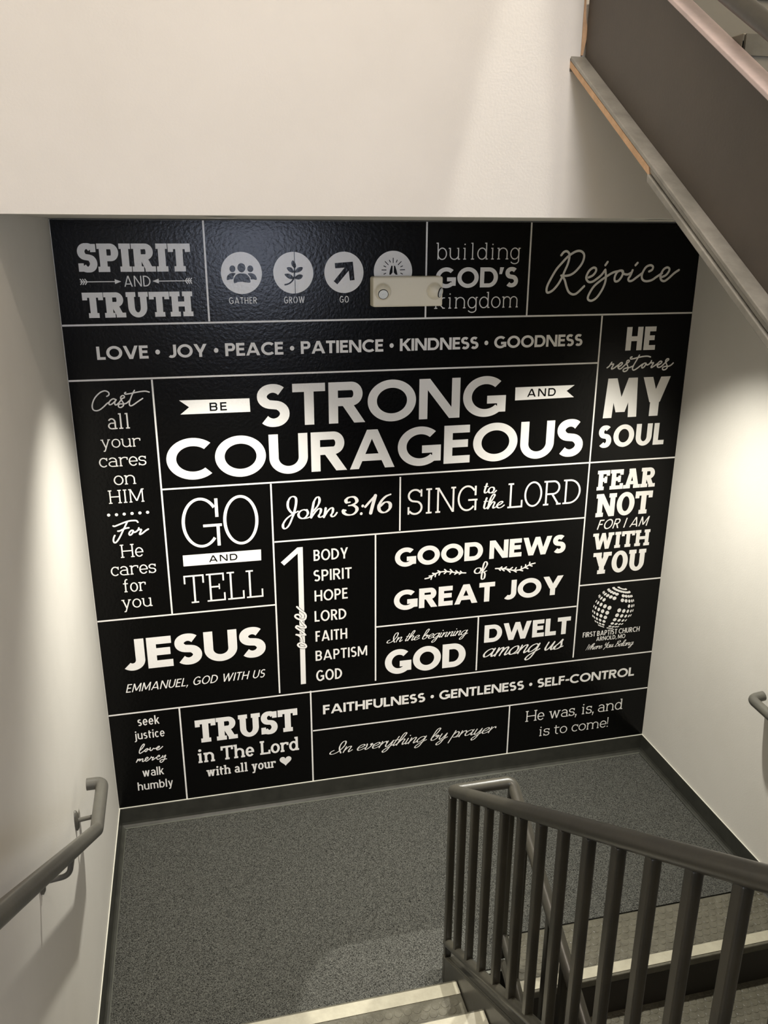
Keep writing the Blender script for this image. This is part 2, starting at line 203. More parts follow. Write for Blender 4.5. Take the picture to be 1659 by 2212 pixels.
TRACES= [('script_word', 'Rejoice', 0.00974, 1, [[(2.0767, 2.6133), (2.0879, 2.6262), (2.1018, 2.6297), (2.1139, 2.6196), (2.1154, 2.6017), (2.1101, 2.5764), (2.0981, 2.5475), (2.0878, 2.5222), (2.0717, 2.4931), (2.0491, 2.4677), (2.0274, 2.4569), (2.0188, 2.4644), (2.0213, 2.4863), (2.0372, 2.519), (2.0589, 2.5551), (2.0813, 2.5802), (2.1039, 2.6035), (2.123, 2.6178), (2.1465, 2.6296), (2.1668, 2.6303), (2.1821, 2.6195), (2.1849, 2.6014), (2.1756, 2.5761), (2.1532, 2.549), (2.13, 2.5327), (2.1058, 2.5275), (2.0833, 2.5284)], [(2.0874, 2.5276), (2.1011, 2.5093), (2.1115, 2.4817), (2.1236, 2.4594), (2.1409, 2.4488), (2.1574, 2.4497), (2.1731, 2.4607), (2.1884, 2.4753), (2.1961, 2.4826)], [(2.2136, 2.5192), (2.2335, 2.5283), (2.2465, 2.5447), (2.2454, 2.5575), (2.2327, 2.5605), (2.2151, 2.5485), (2.2045, 2.5285), (2.2037, 2.5138), (2.2152, 2.5008), (2.2319, 2.5007), (2.2517, 2.5115), (2.275, 2.5298), (2.2898, 2.5499)], [(2.2917, 2.5517), (2.2961, 2.5277), (2.2965, 2.5019), (2.285, 2.4686), (2.263, 2.4353), (2.2433, 2.4214), (2.2287, 2.4201), (2.2183, 2.4285), (2.2221, 2.447), (2.2421, 2.4802), (2.2731, 2.5058), (2.3047, 2.5258), (2.3326, 2.5404), (2.3573, 2.545)], [(2.2997, 2.5846), (2.2898, 2.5707)], [(2.3718, 2.5475), (2.3532, 2.5439), (2.3423, 2.5274), (2.3398, 2.5107), (2.3458, 2.5014), (2.3594, 2.5042), (2.3726, 2.5197), (2.3789, 2.54), (2.3718, 2.5475)], [(2.3718, 2.5475), (2.3816, 2.5345), (2.401, 2.5306), (2.4173, 2.5371)], [(2.4245, 2.5489), (2.4163, 2.5268), (2.4073, 2.512), (2.4125, 2.5026), (2.4272, 2.5043), (2.449, 2.5191), (2.4728, 2.5356)], [(2.4457, 2.5798), (2.4362, 2.5699)], [(2.5062, 2.5428), (2.5203, 2.5501), (2.5231, 2.5631), (2.5095, 2.5695), (2.489, 2.5615), (2.4747, 2.5375), (2.4726, 2.5188), (2.4805, 2.5057), (2.4982, 2.5007), (2.5235, 2.5053), (2.5476, 2.5201), (2.5717, 2.5349)], [(2.5675, 2.5162), (2.5901, 2.5253), (2.6034, 2.5402), (2.6061, 2.5533), (2.5945, 2.5597), (2.5782, 2.5516), (2.5676, 2.533), (2.5653, 2.5162), (2.5733, 2.5037), (2.5888, 2.5009), (2.6089, 2.5139), (2.6324, 2.5344), (2.6546, 2.5481)]]), ('script_word', 'restores', 0.00631, 1, [[(2.3423, 2.1185), (2.3518, 2.1249), (2.3586, 2.1349), (2.3635, 2.1429)], [(2.3576, 2.1339), (2.3655, 2.1337), (2.3737, 2.1344), (2.3697, 2.1254), (2.3646, 2.1153), (2.3676, 2.1121), (2.3774, 2.1159), (2.39, 2.1247), (2.3996, 2.1306)], [(2.4017, 2.1213), (2.4123, 2.1281), (2.4177, 2.1361), (2.4133, 2.1399), (2.4047, 2.1355), (2.3973, 2.1245), (2.3989, 2.1152), (2.4073, 2.1108), (2.418, 2.1166), (2.4345, 2.1315), (2.4472, 2.1403), (2.4522, 2.1463), (2.4473, 2.1499), (2.4402, 2.1467), (2.4384, 2.1375), (2.4456, 2.1229), (2.449, 2.1125), (2.4433, 2.1024), (2.4324, 2.0982), (2.4245, 2.102), (2.4277, 2.1101), (2.4409, 2.1144), (2.4566, 2.1164), (2.474, 2.123)], [(2.5005, 2.1715), (2.4892, 2.1503), (2.4778, 2.1301), (2.4716, 2.1138), (2.4737, 2.1055), (2.4807, 2.1036), (2.4937, 2.11), (2.5085, 2.1209), (2.5212, 2.1298)], [(2.4632, 2.1644), (2.4562, 2.1615), (2.458, 2.1553), (2.4704, 2.156), (2.4927, 2.1604), (2.5195, 2.1648), (2.5423, 2.1655), (2.5576, 2.1616)], [(2.538, 2.1334), (2.5277, 2.1327), (2.5197, 2.1226), (2.5184, 2.1144), (2.5232, 2.1122), (2.5317, 2.1181), (2.5374, 2.1282), (2.538, 2.1334)], [(2.5381, 2.1323), (2.5423, 2.126), (2.5514, 2.1268), (2.5618, 2.1357), (2.5654, 2.1439)], [(2.5608, 2.1347), (2.5689, 2.1338), (2.5769, 2.1342), (2.5712, 2.124), (2.5665, 2.1149), (2.5691, 2.1123), (2.5778, 2.1166), (2.5918, 2.1255), (2.6013, 2.1324)], [(2.6003, 2.1221), (2.6133, 2.1289), (2.6194, 2.136), (2.6166, 2.1398), (2.6075, 2.1384), (2.5985, 2.1273), (2.5987, 2.1159), (2.6073, 2.1119), (2.6195, 2.1163), (2.6341, 2.1293), (2.6466, 2.1403), (2.654, 2.1463), (2.6504, 2.1506), (2.6422, 2.1477), (2.6387, 2.1385), (2.6451, 2.1248), (2.651, 2.1142), (2.6465, 2.104), (2.6355, 2.0991), (2.627, 2.1025), (2.6283, 2.1108), (2.6404, 2.1156), (2.6544, 2.1152), (2.6678, 2.1199), (2.6793, 2.13)]]), ('script_word', 'Cast', 0.00515, 1, [[(0.1407, 2.0756), (0.1489, 2.0807), (0.1498, 2.0897), (0.1419, 2.0964), (0.1317, 2.0977), (0.1156, 2.0911), (0.0967, 2.0737), (0.0853, 2.0543), (0.0808, 2.0363), (0.0837, 2.0233), (0.0944, 2.0188), (0.1086, 2.0222), (0.1253, 2.0343), (0.1367, 2.0448), (0.1459, 2.0508)], [(0.1754, 2.0605), (0.1646, 2.0646), (0.1536, 2.0587), (0.1466, 2.0489), (0.1476, 2.0416), (0.1546, 2.0422), (0.1648, 2.0491), (0.1753, 2.0596), (0.1693, 2.0507), (0.1693, 2.0416), (0.1743, 2.0395), (0.1855, 2.0482), (0.1992, 2.0641), (0.2073, 2.0674), (0.2079, 2.0738), (0.2021, 2.0764), (0.1956, 2.0724), (0.1936, 2.0643), (0.1975, 2.055), (0.2025, 2.0438), (0.2008, 2.0347), (0.1915, 2.0283), (0.1838, 2.0299), (0.1818, 2.0364), (0.1885, 2.0426), (0.2023, 2.042), (0.2148, 2.0451), (0.228, 2.0556)], [(0.2499, 2.0958), (0.2397, 2.0789), (0.2321, 2.0627), (0.2264, 2.0483), (0.2254, 2.0373), (0.2303, 2.0331), (0.2402, 2.0367), (0.2588, 2.0488), (0.2793, 2.0617)], [(0.2154, 2.0889), (0.2107, 2.0855), (0.2147, 2.0817), (0.234, 2.0836), (0.2553, 2.0874), (0.2765, 2.0902), (0.294, 2.0904), (0.3068, 2.0862)]]), ('script_word', 'For', 0.007, 1, [[(0.1142, 1.4798), (0.1092, 1.4701), (0.1063, 1.4577), (0.1088, 1.4485), (0.1156, 1.448), (0.1258, 1.4586), (0.1379, 1.4779), (0.149, 1.4985), (0.1585, 1.5154), (0.1696, 1.536)], [(0.1115, 1.5229), (0.1182, 1.5212), (0.1358, 1.5273), (0.1593, 1.5355), (0.1791, 1.5403), (0.1951, 1.5409), (0.2076, 1.5393), (0.2132, 1.532)], [(0.1284, 1.4983), (0.1365, 1.4989), (0.1496, 1.5048), (0.1625, 1.5088), (0.174, 1.5098)], [(0.191, 1.4951), (0.1843, 1.497), (0.1769, 1.4912), (0.1727, 1.4827), (0.1755, 1.4767), (0.1827, 1.4793), (0.1886, 1.4877), (0.191, 1.4951)], [(0.1894, 1.4902), (0.1961, 1.4878), (0.2044, 1.4915), (0.212, 1.4985), (0.2149, 1.5059)], [(0.2106, 1.4967), (0.2177, 1.4981), (0.2245, 1.4975), (0.2202, 1.4877), (0.216, 1.4791), (0.2181, 1.4764), (0.2277, 1.4807), (0.2413, 1.4911), (0.2534, 1.4978)]]), ('script_word', 'John', 0.01101, 0.5, [[(0.8989, 1.5303), (0.8694, 1.5155), (0.8462, 1.4985), (0.8309, 1.4758), (0.8302, 1.4587), (0.8397, 1.4528), (0.8547, 1.4654), (0.8686, 1.4934), (0.881, 1.5266), (0.8902, 1.5632), (0.8911, 1.5901), (0.8802, 1.6), (0.8656, 1.5953), (0.8553, 1.5758), (0.8545, 1.5523), (0.8635, 1.533), (0.876, 1.5201)], [(0.9411, 1.5289), (0.925, 1.5352), (0.9086, 1.5296), (0.9001, 1.5149), (0.9045, 1.5009), (0.919, 1.4947), (0.9338, 1.5021), (0.9424, 1.5186), (0.9379, 1.5326)], [(0.919, 1.4947), (0.9369, 1.495), (0.9534, 1.5006)], [(0.9654, 1.5237), (0.9872, 1.5494), (0.9959, 1.5726), (0.993, 1.588), (0.9833, 1.5887), (0.9714, 1.5709), (0.9642, 1.5408), (0.9586, 1.5139), (0.9566, 1.4969)], [(0.9599, 1.5001), (0.9768, 1.5228), (0.9918, 1.5354), (1.0015, 1.5313), (0.9979, 1.5144), (0.991, 1.5012), (0.9991, 1.4944), (1.0157, 1.5028)], [(1.0229, 1.5348), (1.0192, 1.5128), (1.0139, 1.4943)], [(1.0156, 1.4959), (1.0326, 1.5221), (1.0476, 1.5347), (1.0558, 1.5307), (1.0538, 1.5137), (1.047, 1.5004), (1.0535, 1.493), (1.0635, 1.4974), (1.0736, 1.5105)]]), ('script_word', '3:16', 0.01596, 0.45, [[(1.1339, 1.5559), (1.119, 1.5552), (1.1158, 1.5675), (1.1292, 1.5785), (1.1524, 1.5786), (1.1649, 1.564), (1.1605, 1.5506), (1.1421, 1.5416), (1.1271, 1.5399)], [(1.1271, 1.5399), (1.1487, 1.5394), (1.1646, 1.5261), (1.1618, 1.5091), (1.145, 1.4965), (1.1216, 1.4965), (1.1057, 1.5063), (1.1036, 1.5186), (1.1135, 1.5178)], [(1.1924, 1.5345), (1.1917, 1.5328)], [(1.1855, 1.4983), (1.1848, 1.4966)], [(1.2038, 1.5284), (1.2257, 1.5528), (1.2509, 1.5785)], [(1.2509, 1.5785), (1.2442, 1.5549), (1.2357, 1.5244), (1.2289, 1.4971)], [(1.3218, 1.5798), (1.2998, 1.5717), (1.2796, 1.5524), (1.2678, 1.529), (1.2695, 1.508), (1.2831, 1.4965), (1.3001, 1.497), (1.317, 1.5115), (1.3203, 1.5321), (1.3101, 1.5433), (1.2931, 1.5428), (1.2762, 1.5284)]]), ('script_word', 'love', 0.00478, 1, [[(0.1209, 0.4077), (0.1344, 0.4186), (0.1437, 0.4324), (0.1451, 0.4387), (0.1407, 0.4394), (0.1308, 0.4279), (0.122, 0.4097), (0.1191, 0.3971), (0.1223, 0.3923), (0.1307, 0.3964), (0.1422, 0.4044), (0.1479, 0.4089)], [(0.1582, 0.4128), (0.1509, 0.4117), (0.1448, 0.404), (0.1461, 0.3983), (0.1526, 0.4006), (0.1581, 0.4117), (0.1621, 0.4067), (0.1697, 0.411)], [(0.1702, 0.4164), (0.1685, 0.4068), (0.1697, 0.4001), (0.1762, 0.4024), (0.1841, 0.4109), (0.1875, 0.4082), (0.1929, 0.4085), (0.1986, 0.4109)], [(0.1982, 0.4066), (0.2076, 0.4106), (0.2117, 0.4165), (0.2082, 0.4181), (0.2004, 0.4117), (0.1979, 0.4033), (0.203, 0.3993), (0.2143, 0.4041), (0.226, 0.4143)]]), ('script_word', 'mercy', 0.00443, 1, [[(0.1011, 0.3464), (0.1108, 0.3646), (0.1062, 0.3533), (0.116, 0.3616), (0.1195, 0.361), (0.116, 0.3517), (0.1257, 0.36), (0.132, 0.3601), (0.1284, 0.3497), (0.1317, 0.3459), (0.1432, 0.3539), (0.1527, 0.359), (0.1558, 0.364), (0.1515, 0.3669), (0.1438, 0.3604), (0.142, 0.3508), (0.147, 0.3457), (0.1575, 0.3517), (0.1702, 0.3639)], [(0.1705, 0.3672), (0.1727, 0.3613), (0.1801, 0.3624), (0.1748, 0.3533), (0.1733, 0.3469), (0.181, 0.3512), (0.1944, 0.3601)], [(0.2044, 0.3607), (0.2084, 0.3656), (0.206, 0.3692), (0.1993, 0.3648), (0.1948, 0.3545), (0.1988, 0.3473), (0.21, 0.351), (0.2197, 0.3583)], [(0.2229, 0.3644), (0.2196, 0.3572), (0.2249, 0.3553), (0.2357, 0.3656), (0.232, 0.353), (0.2254, 0.3386), (0.2155, 0.3292), (0.2084, 0.3314), (0.21, 0.34), (0.2221, 0.3436), (0.2386, 0.3443)]]), ('script_word', 'to', 0.00936, 0.5, [[(1.7825, 1.5989), (1.7777, 1.5841), (1.7729, 1.5681), (1.7728, 1.5583), (1.7773, 1.5547), (1.7833, 1.5576), (1.7896, 1.5626)], [(1.7705, 1.5856), (1.7897, 1.586)], [(1.8131, 1.5795), (1.8042, 1.5806), (1.7957, 1.5752), (1.7917, 1.5646), (1.7955, 1.5556), (1.8033, 1.554), (1.813, 1.5588), (1.8191, 1.5682), (1.8165, 1.5782), (1.8086, 1.5809)], [(1.8033, 1.5538), (1.8121, 1.5532), (1.8209, 1.5544), (1.8304, 1.5631)]]), ('script_word', 'the', 0.00942, 0.5, [[(1.7845, 1.529), (1.7797, 1.5151), (1.774, 1.4935), (1.7734, 1.4825), (1.7786, 1.4777), (1.7856, 1.4805), (1.792, 1.4867)], [(1.7715, 1.513), (1.7908, 1.5138)], [(1.8033, 1.5057), (1.8158, 1.5235), (1.8234, 1.5384), (1.8225, 1.545), (1.8169, 1.5459), (1.8085, 1.5361), (1.8006, 1.5169), (1.795, 1.4931), (1.7924, 1.4778)], [(1.7956, 1.4809), (1.8038, 1.4947), (1.8143, 1.5071), (1.8221, 1.5077), (1.8246, 1.502), (1.8196, 1.4891), (1.8178, 1.4804), (1.8224, 1.4778), (1.8322, 1.4827)], [(1.8374, 1.4889), (1.8506, 1.4924), (1.8625, 1.5004), (1.8633, 1.5058), (1.8566, 1.5074), (1.8446, 1.5005), (1.8374, 1.4889), (1.8401, 1.4799), (1.8503, 1.4763), (1.8624, 1.4804), (1.8732, 1.4885)]]), ('script_word', 'of', 0.00846, 0.5, [[(1.7663, 1.1779), (1.751, 1.1781), (1.74, 1.1666), (1.7424, 1.1546), (1.7578, 1.1512), (1.7707, 1.1638), (1.7702, 1.1756)], [(1.7787, 1.1552), (1.8002, 1.1885), (1.7995, 1.2042), (1.7898, 1.207), (1.7829, 1.1901), (1.7785, 1.1591), (1.7753, 1.1279), (1.7803, 1.1176), (1.7897, 1.1226), (1.7927, 1.142), (1.7883, 1.1543)], [(1.7559, 1.1506), (1.7788, 1.1532), (1.8015, 1.1601)]]), ('laurel_branch', 'left', 0.00634, 1, [[(1.4921, 1.1479), (1.5143, 1.152), (1.5364, 1.1662), (1.5623, 1.1747), (1.5922, 1.1757), (1.6224, 1.1706), (1.6528, 1.1638), (1.6946, 1.1591)], [(1.522, 1.1423), (1.5254, 1.1556)], [(1.5123, 1.16), (1.5309, 1.1609)], [(1.5422, 1.154), (1.5438, 1.1675)], [(1.5288, 1.1728), (1.5457, 1.1673)], [(1.5608, 1.1608), (1.5661, 1.1731)], [(1.5546, 1.1831), (1.5698, 1.1747)], [(1.5869, 1.1654), (1.596, 1.173)], [(1.5882, 1.1866), (1.5997, 1.1758)], [(1.6152, 1.1607), (1.6225, 1.169)], [(1.6164, 1.184), (1.628, 1.1712)], [(1.6398, 1.1573), (1.649, 1.1634)], [(1.6449, 1.1747), (1.6565, 1.1647)], [(1.6625, 1.1551), (1.6718, 1.1605)], [(1.6677, 1.1702), (1.6756, 1.1617)]]), ('laurel_branch', 'right', 0.0066, 1, [[(1.8454, 1.1674), (1.8745, 1.1651), (1.9059, 1.1591), (1.9375, 1.1502), (1.9688, 1.1493), (1.9995, 1.1603), (2.0223, 1.1721), (2.0495, 1.1776)], [(1.8711, 1.1564), (1.8629, 1.1646)], [(1.878, 1.1727), (1.8668, 1.1659)], [(1.8907, 1.1518), (1.8786, 1.1616)], [(1.9014, 1.1706), (1.8863, 1.1617)], [(1.9224, 1.1417), (1.906, 1.1571)], [(1.9328, 1.1653), (1.9178, 1.1548)], [(1.9537, 1.1396), (1.9375, 1.1502)], [(1.9525, 1.1619), (1.9453, 1.1507)], [(1.9868, 1.1428), (1.9688, 1.1493)], [(1.9796, 1.1661), (1.9784, 1.1524)], [(2.0138, 1.1523), (1.9956, 1.1607)], [(2.0007, 1.1733), (2.0014, 1.1614)], [(2.0216, 1.1841), (2.0205, 1.1703)], [(2.0347, 1.1631), (2.0185, 1.1705)]]), ('script_word', 'one', 0.00843, 1, [[(0.8947, 1.0152), (0.8857, 1.0254), (0.8732, 1.0261), (0.8692, 1.0179), (0.8789, 1.0066), (0.8974, 0.9977), (0.913, 0.9977), (0.9197, 1.0142), (0.9139, 1.0302), (0.8972, 1.0457), (0.8792, 1.0663)], [(0.8716, 0.9245), (0.8888, 0.9208), (0.9108, 0.919), (0.9146, 0.9172), (0.9018, 0.935), (0.8804, 0.953), (0.8713, 0.9627), (0.8777, 0.9689), (0.8962, 0.9582), (0.915, 0.9554), (0.9168, 0.9628), (0.9032, 0.9816), (0.8957, 0.9945)], [(0.8971, 0.8814), (0.8812, 0.8763), (0.8778, 0.8679), (0.89, 0.8559), (0.9089, 0.8519), (0.917, 0.858), (0.9095, 0.8712), (0.8939, 0.88)], [(0.8971, 0.8797), (0.8969, 0.8954), (0.8886, 0.9139), (0.8748, 0.9241)]])]
POLYS= [('banner', 0, [(0.4224, 2.0471), (0.7094, 2.0443), (0.7105, 1.987), (0.4233, 1.988), (0.4605, 2.0171)]), ('banner', 0, [(1.8978, 2.0447), (2.1871, 2.0449), (2.1493, 2.0189), (2.1876, 1.9886), (1.8992, 1.9854)]), ('bar', 0, [(0.3869, 1.3639), (0.7275, 1.3633), (0.7262, 1.3111), (0.3871, 1.3122)]), ('numeral', 0, [(0.8133, 1.293), (0.8898, 1.3587), (0.9145, 1.3588), (0.9101, 0.659), (0.8858, 0.6587), (0.891, 1.3295), (0.8277, 1.2763)])]
CIRC= [(0.7026, 2.5494, 0.0811), (0.9105, 2.5488, 0.0813), (1.119, 2.5486, 0.0817), (1.3265, 2.5513, 0.0821)]
DOTS= [(0.0984, 1.5726, 0.0067), (0.1299, 1.5719, 0.0067), (0.1612, 1.5724, 0.0067), (0.1932, 1.5729, 0.0068), (0.2252, 1.5728, 0.0068), (0.2568, 1.5733, 0.0068)]
ICONS= {'gather_heads': [(0.6676, 2.5661, 0.0116), (0.7032, 2.5701, 0.0157), (0.738, 2.5657, 0.0117)], 'gather_bodies': [[(0.6437, 2.5232), (0.6458, 2.538), (0.6564, 2.5478), (0.6692, 2.5501), (0.6792, 2.5476), (0.6711, 2.5378), (0.6679, 2.5267), (0.6552, 2.5256)], [(0.6709, 2.5118), (0.6704, 2.5254), (0.6788, 2.5402), (0.6918, 2.5475), (0.7045, 2.5479), (0.7197, 2.546), (0.7319, 2.5348), (0.7359, 2.5223), (0.7346, 2.5124), (0.7181, 2.5138), (0.7029, 2.5157), (0.6876, 2.5149), (0.6772, 2.5117)], [(0.7274, 2.5472), (0.7402, 2.5491), (0.7528, 2.5445), (0.7612, 2.5333), (0.7613, 2.5234), (0.7493, 2.5247), (0.7391, 2.5253), (0.737, 2.5348)]], 'leaves': [[(0.9095, 2.5969), (0.9183, 2.5894), (0.9224, 2.5782), (0.9203, 2.5695), (0.915, 2.567), (0.9074, 2.5745), (0.9033, 2.5833), (0.9041, 2.592)], [(0.8846, 2.5685), (0.8943, 2.5714), (0.9046, 2.5678), (0.9121, 2.5571), (0.9105, 2.5496), (0.9002, 2.5509), (0.89, 2.5572)], [(0.949, 2.5693), (0.9386, 2.5711), (0.9281, 2.5682), (0.9191, 2.557), (0.9197, 2.5495), (0.9328, 2.5512), (0.9448, 2.5581)], [(0.8744, 2.5436), (0.887, 2.546), (0.8999, 2.5421), (0.91, 2.532), (0.9098, 2.5257), (0.8967, 2.5246), (0.8826, 2.5323)], [(0.9489, 2.538), (0.9391, 2.5426), (0.9272, 2.5407), (0.9165, 2.532), (0.9163, 2.5257), (0.9306, 2.5225), (0.9425, 2.5267)]], 'twig': [[(0.9154, 2.5807), (0.9153, 2.5508), (0.9119, 2.5282), (0.9016, 2.5145), (0.8882, 2.5058), (0.8751, 2.5029)]], 'arrow': [[(1.081, 2.5857), (1.1562, 2.5911), (1.1629, 2.5187), (1.1432, 2.5165), (1.1387, 2.5556), (1.0907, 2.5019), (1.0755, 2.5144), (1.1217, 2.5677), (1.0826, 2.5652)]], 'rays': [[(1.3266, 2.6056), (1.3268, 2.5851)], [(1.3099, 2.5973), (1.315, 2.5875)], [(1.3445, 2.5976), (1.3395, 2.587)], [(1.2913, 2.5918), (1.3063, 2.5771)], [(1.3618, 2.5915), (1.3471, 2.5769)], [(1.2856, 2.5742), (1.2963, 2.569)], [(1.3683, 2.5737), (1.3578, 2.5691)], [(1.2772, 2.5575), (1.2981, 2.5573)], [(1.3559, 2.5574), (1.3776, 2.5579)], [(1.2857, 2.5406), (1.2964, 2.5445)], [(1.3682, 2.5404), (1.358, 2.5447)]], 'hands': [[(1.3188, 2.574), (1.3243, 2.574), (1.324, 2.5466), (1.3165, 2.5384), (1.3102, 2.5385), (1.3127, 2.5549)], [(1.3301, 2.5739), (1.3351, 2.5739), (1.3415, 2.5547), (1.3455, 2.5382), (1.3379, 2.5383), (1.3298, 2.5465)]]}
ARROWS= [[(0.0875, 2.5221), (0.2332, 2.5207)], [(0.5073, 2.5216), (0.3625, 2.5218)]]
HEART= (0.7689, 0.8271, 0.2675, 0.2143)
GLOBE= (2.4977, 0.8903, 0.1179)
SEAM= 0.9163
# ------------------------------------------------------------------ the room
W = 2.75; SOFF = 2.748; CEIL = 6.2; YB = -5.7; YBEIGE = -1.1
def wallbox(name, label, *b, m='paint'):
    mb = MB(); mb.box(*b); return struct(mb.build(name, M[m]), label)
wallbox('wall_left', 'pale painted wall on the left of the stair landing', -0.12, 0, YB, 0.1, -1.8, CEIL)
wallbox('wall_right', 'pale painted wall on the right of the stair landing', W, W+0.12, YB, 0.1, -1.8, CEIL)
wallbox('wall_back', 'end wall of the landing that carries the black mural', 0, W, 0, 0.1, -0.2, SOFF)
# wall behind the photographer with an opening for the window
mb = MB()
mb.box(0, 0.75, YB-0.1, YB, 1.36, CEIL); mb.box(1.65, W, YB-0.1, YB, 1.36, CEIL)
mb.box(0.75, 1.65, YB-0.1, YB, 1.36, 2.1); mb.box(0.75, 1.65, YB-0.1, YB, 3.0, CEIL)
struct(mb.build('wall_front', M['paint']), 'pale wall behind the photographer with a window in it')
mb = MB(); mb.box(0.75, 1.65, YB-0.07, YB-0.05, 2.1, 3.0)
wd = struct(mb.build('window_1', M['skyglass']), 'daylit window in the wall behind the photographer')
mb = MB()
for a in ((0.75,0.79,2.1,3.0),(1.61,1.65,2.1,3.0),(0.75,1.65,2.1,2.14),(0.75,1.65,2.96,3.0)): mb.box(a[0],a[1],YB-0.05,YB,a[2],a[3])
mb.build('window_frame', M['frame'], wd)
wallbox('ceiling', 'white ceiling high over the stairwell', 0, W, YB, 0, CEIL, CEIL+0.1)

# header over the opening: the upper landing, its clad front face and its underside
mb = MB()
# front sheet, notched for the stringer (polygon in x, z), the part right of the flight runs behind it
def sheet(poly, y0, y1):
    n = len(poly); b = len(mb.v)
    mb.v += [(x, y0, z) for x, z in poly] + [(x, y1, z) for x, z in poly]
    mb.f.append(tuple(b+i for i in range(n))); mb.f.append(tuple(b+n+i for i in reversed(range(n))))
    for i in range(n): mb.f.append((b+i, b+n+i, b+n+(i+1)%n, b+(i+1)%n))
sheet([(0, SOFF), (W, SOFF), (W, 3.13), (1.556, 3.13), (1.556, 3.163), (1.586, 3.168), (1.586, CEIL), (0, CEIL)], YBEIGE, YBEIGE+0.016)
struct(mb.build('wall_header', M['paint']), 'cream painted wall face above the landing opening, notched around the stringer')
mb = MB(); mb.box(0, W, YBEIGE+0.017, -0.001, SOFF+0.004, 3.30)
struct(mb.build('ceiling_soffit', M['paint']), 'underside of the upper landing above the mural')
mb = MB(); mb.box(1.62, W, YBEIGE+0.3, YBEIGE+0.36, 3.31, CEIL)
struct(mb.build('wall_upper', M['paint']), 'pale wall at the back of the upper landing')
# raw board layer showing beside the stringer
mb = MB()
zz = [3.172 + i*0.03 for i in range(28)]
ed = [1.594 + 0.010*math.sin(i*0.9) * (0.4+0.6*random.random()) + 0.002*(i % 3) for i in range(28)]
for i in range(27):
    mb.hexa([(1.5875,YBEIGE+0.002,zz[i]),(ed[i],YBEIGE+0.002,zz[i]),(ed[i],YBEIGE+0.014,zz[i]),(1.5875,YBEIGE+0.014,zz[i]),
             (1.5875,YBEIGE+0.002,zz[i+1]),(ed[i+1],YBEIGE+0.002,zz[i+1]),(ed[i+1],YBEIGE+0.014,zz[i+1]),(1.5875,YBEIGE+0.014,zz[i+1])])
struct(mb.build('trim_1', M['gypsum']), 'ragged raw edge of wallboard beside the dark stringer')

# landing floor
mb = MB(); mb.box(0, W, -1.03, 0.0, -0.18, -0.004); mb.box(0, 1.25, -1.355, -1.03, -0.18, -0.004); mb.box(1.25, 1.52, -1.185, -1.03, -0.18, -0.004)
struct(mb.build('floor', M['mat_edge']), 'stair landing slab with a pale edge around the mat')
mb = MB(); mb.box(0.026, 1.255, -1.35, -0.026, -0.0035, 0.0015); mb.box(1.255, 1.51, -1.17, -0.026, -0.0035, 0.0015); mb.box(1.51, W-0.026, -1.03, -0.026, -0.0035, 0.0015)
mt = mb.build('floor_mat', M['carpet']); mt['label'] = 'speckled dark grey carpet mat covering the stair landing below the mural'; mt['category'] = 'mat'
wallbox('floor_upper', 'floor behind the stair head where the photographer stands', 0, W, YB, -3.47, 1.2, 1.355, m='concrete')
wallbox('floor_lower', 'floor at the foot of the flight going down', 1.2, W, YB, -0.2, -1.75, -1.65, m='concrete')
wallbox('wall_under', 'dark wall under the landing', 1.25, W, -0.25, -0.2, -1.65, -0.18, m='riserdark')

# cove base: profile swept along each wall
def cove(name, label, a, b, inward, parent=None):
    H = 0.1016
    prof = [(0.0, H), (0.004, H), (0.0055, H-0.004), (0.0055, 0.022), (0.008, 0.010), (0.014, 0.003), (0.022, 0.0005), (0.022, -0.002), (0.0, -0.002)]
    mb = MB(); n = len(prof)
    for P in (a, b):
        for d, z in prof: mb.v.append((P[0]+inward[0]*d, P[1]+inward[1]*d, z))
    for i in range(n): mb.f.append((i, (i+1)%n, n+(i+1)%n, n+i))
    mb.f.append(tuple(range(n))); mb.f.append(tuple(n+i for i in reversed(range(n))))
    return struct(mb.build(name, M['base']), label)
cove('baseboard_back', 'dark rubber cove base under the mural', (0.0,-0.0), (W,-0.0), (0,-1))
cove('baseboard_left', 'dark rubber cove base along the left wall', (0,-1.36), (0,0), (1,0))
cove('baseboard_right', 'dark rubber cove base along the right wall', (W,-1.30), (W,0), (-1,0))
mb = MB(); mb.box(0, W, -0.0055, -0.001, 0.1016, 0.1045); struct(mb.build('trim_2', M['caulk']), 'thin white bead along the top of the dark base under the mural')
mb = MB(); mb.box(0.001, 0.0050, -1.36, 0, 0.1016, 0.1040); struct(mb.build('trim_3', M['caulk']), 'thin white bead on the left base')
mb = MB(); mb.box(W-0.0050, W-0.001, -1.30, 0, 0.1016, 0.1040); struct(mb.build('trim_4', M['caulk']), 'thin white bead on the right base')
# pale strip putting the glint along the back base toe into colour
mb = MB(); mb.box(0.022, W-0.022, -0.0275, -0.022, -0.003, 0.003); struct(mb.build('trim_5', M['mat_edge']), 'pale strip drawn for the glint at the foot of the base under the mural')

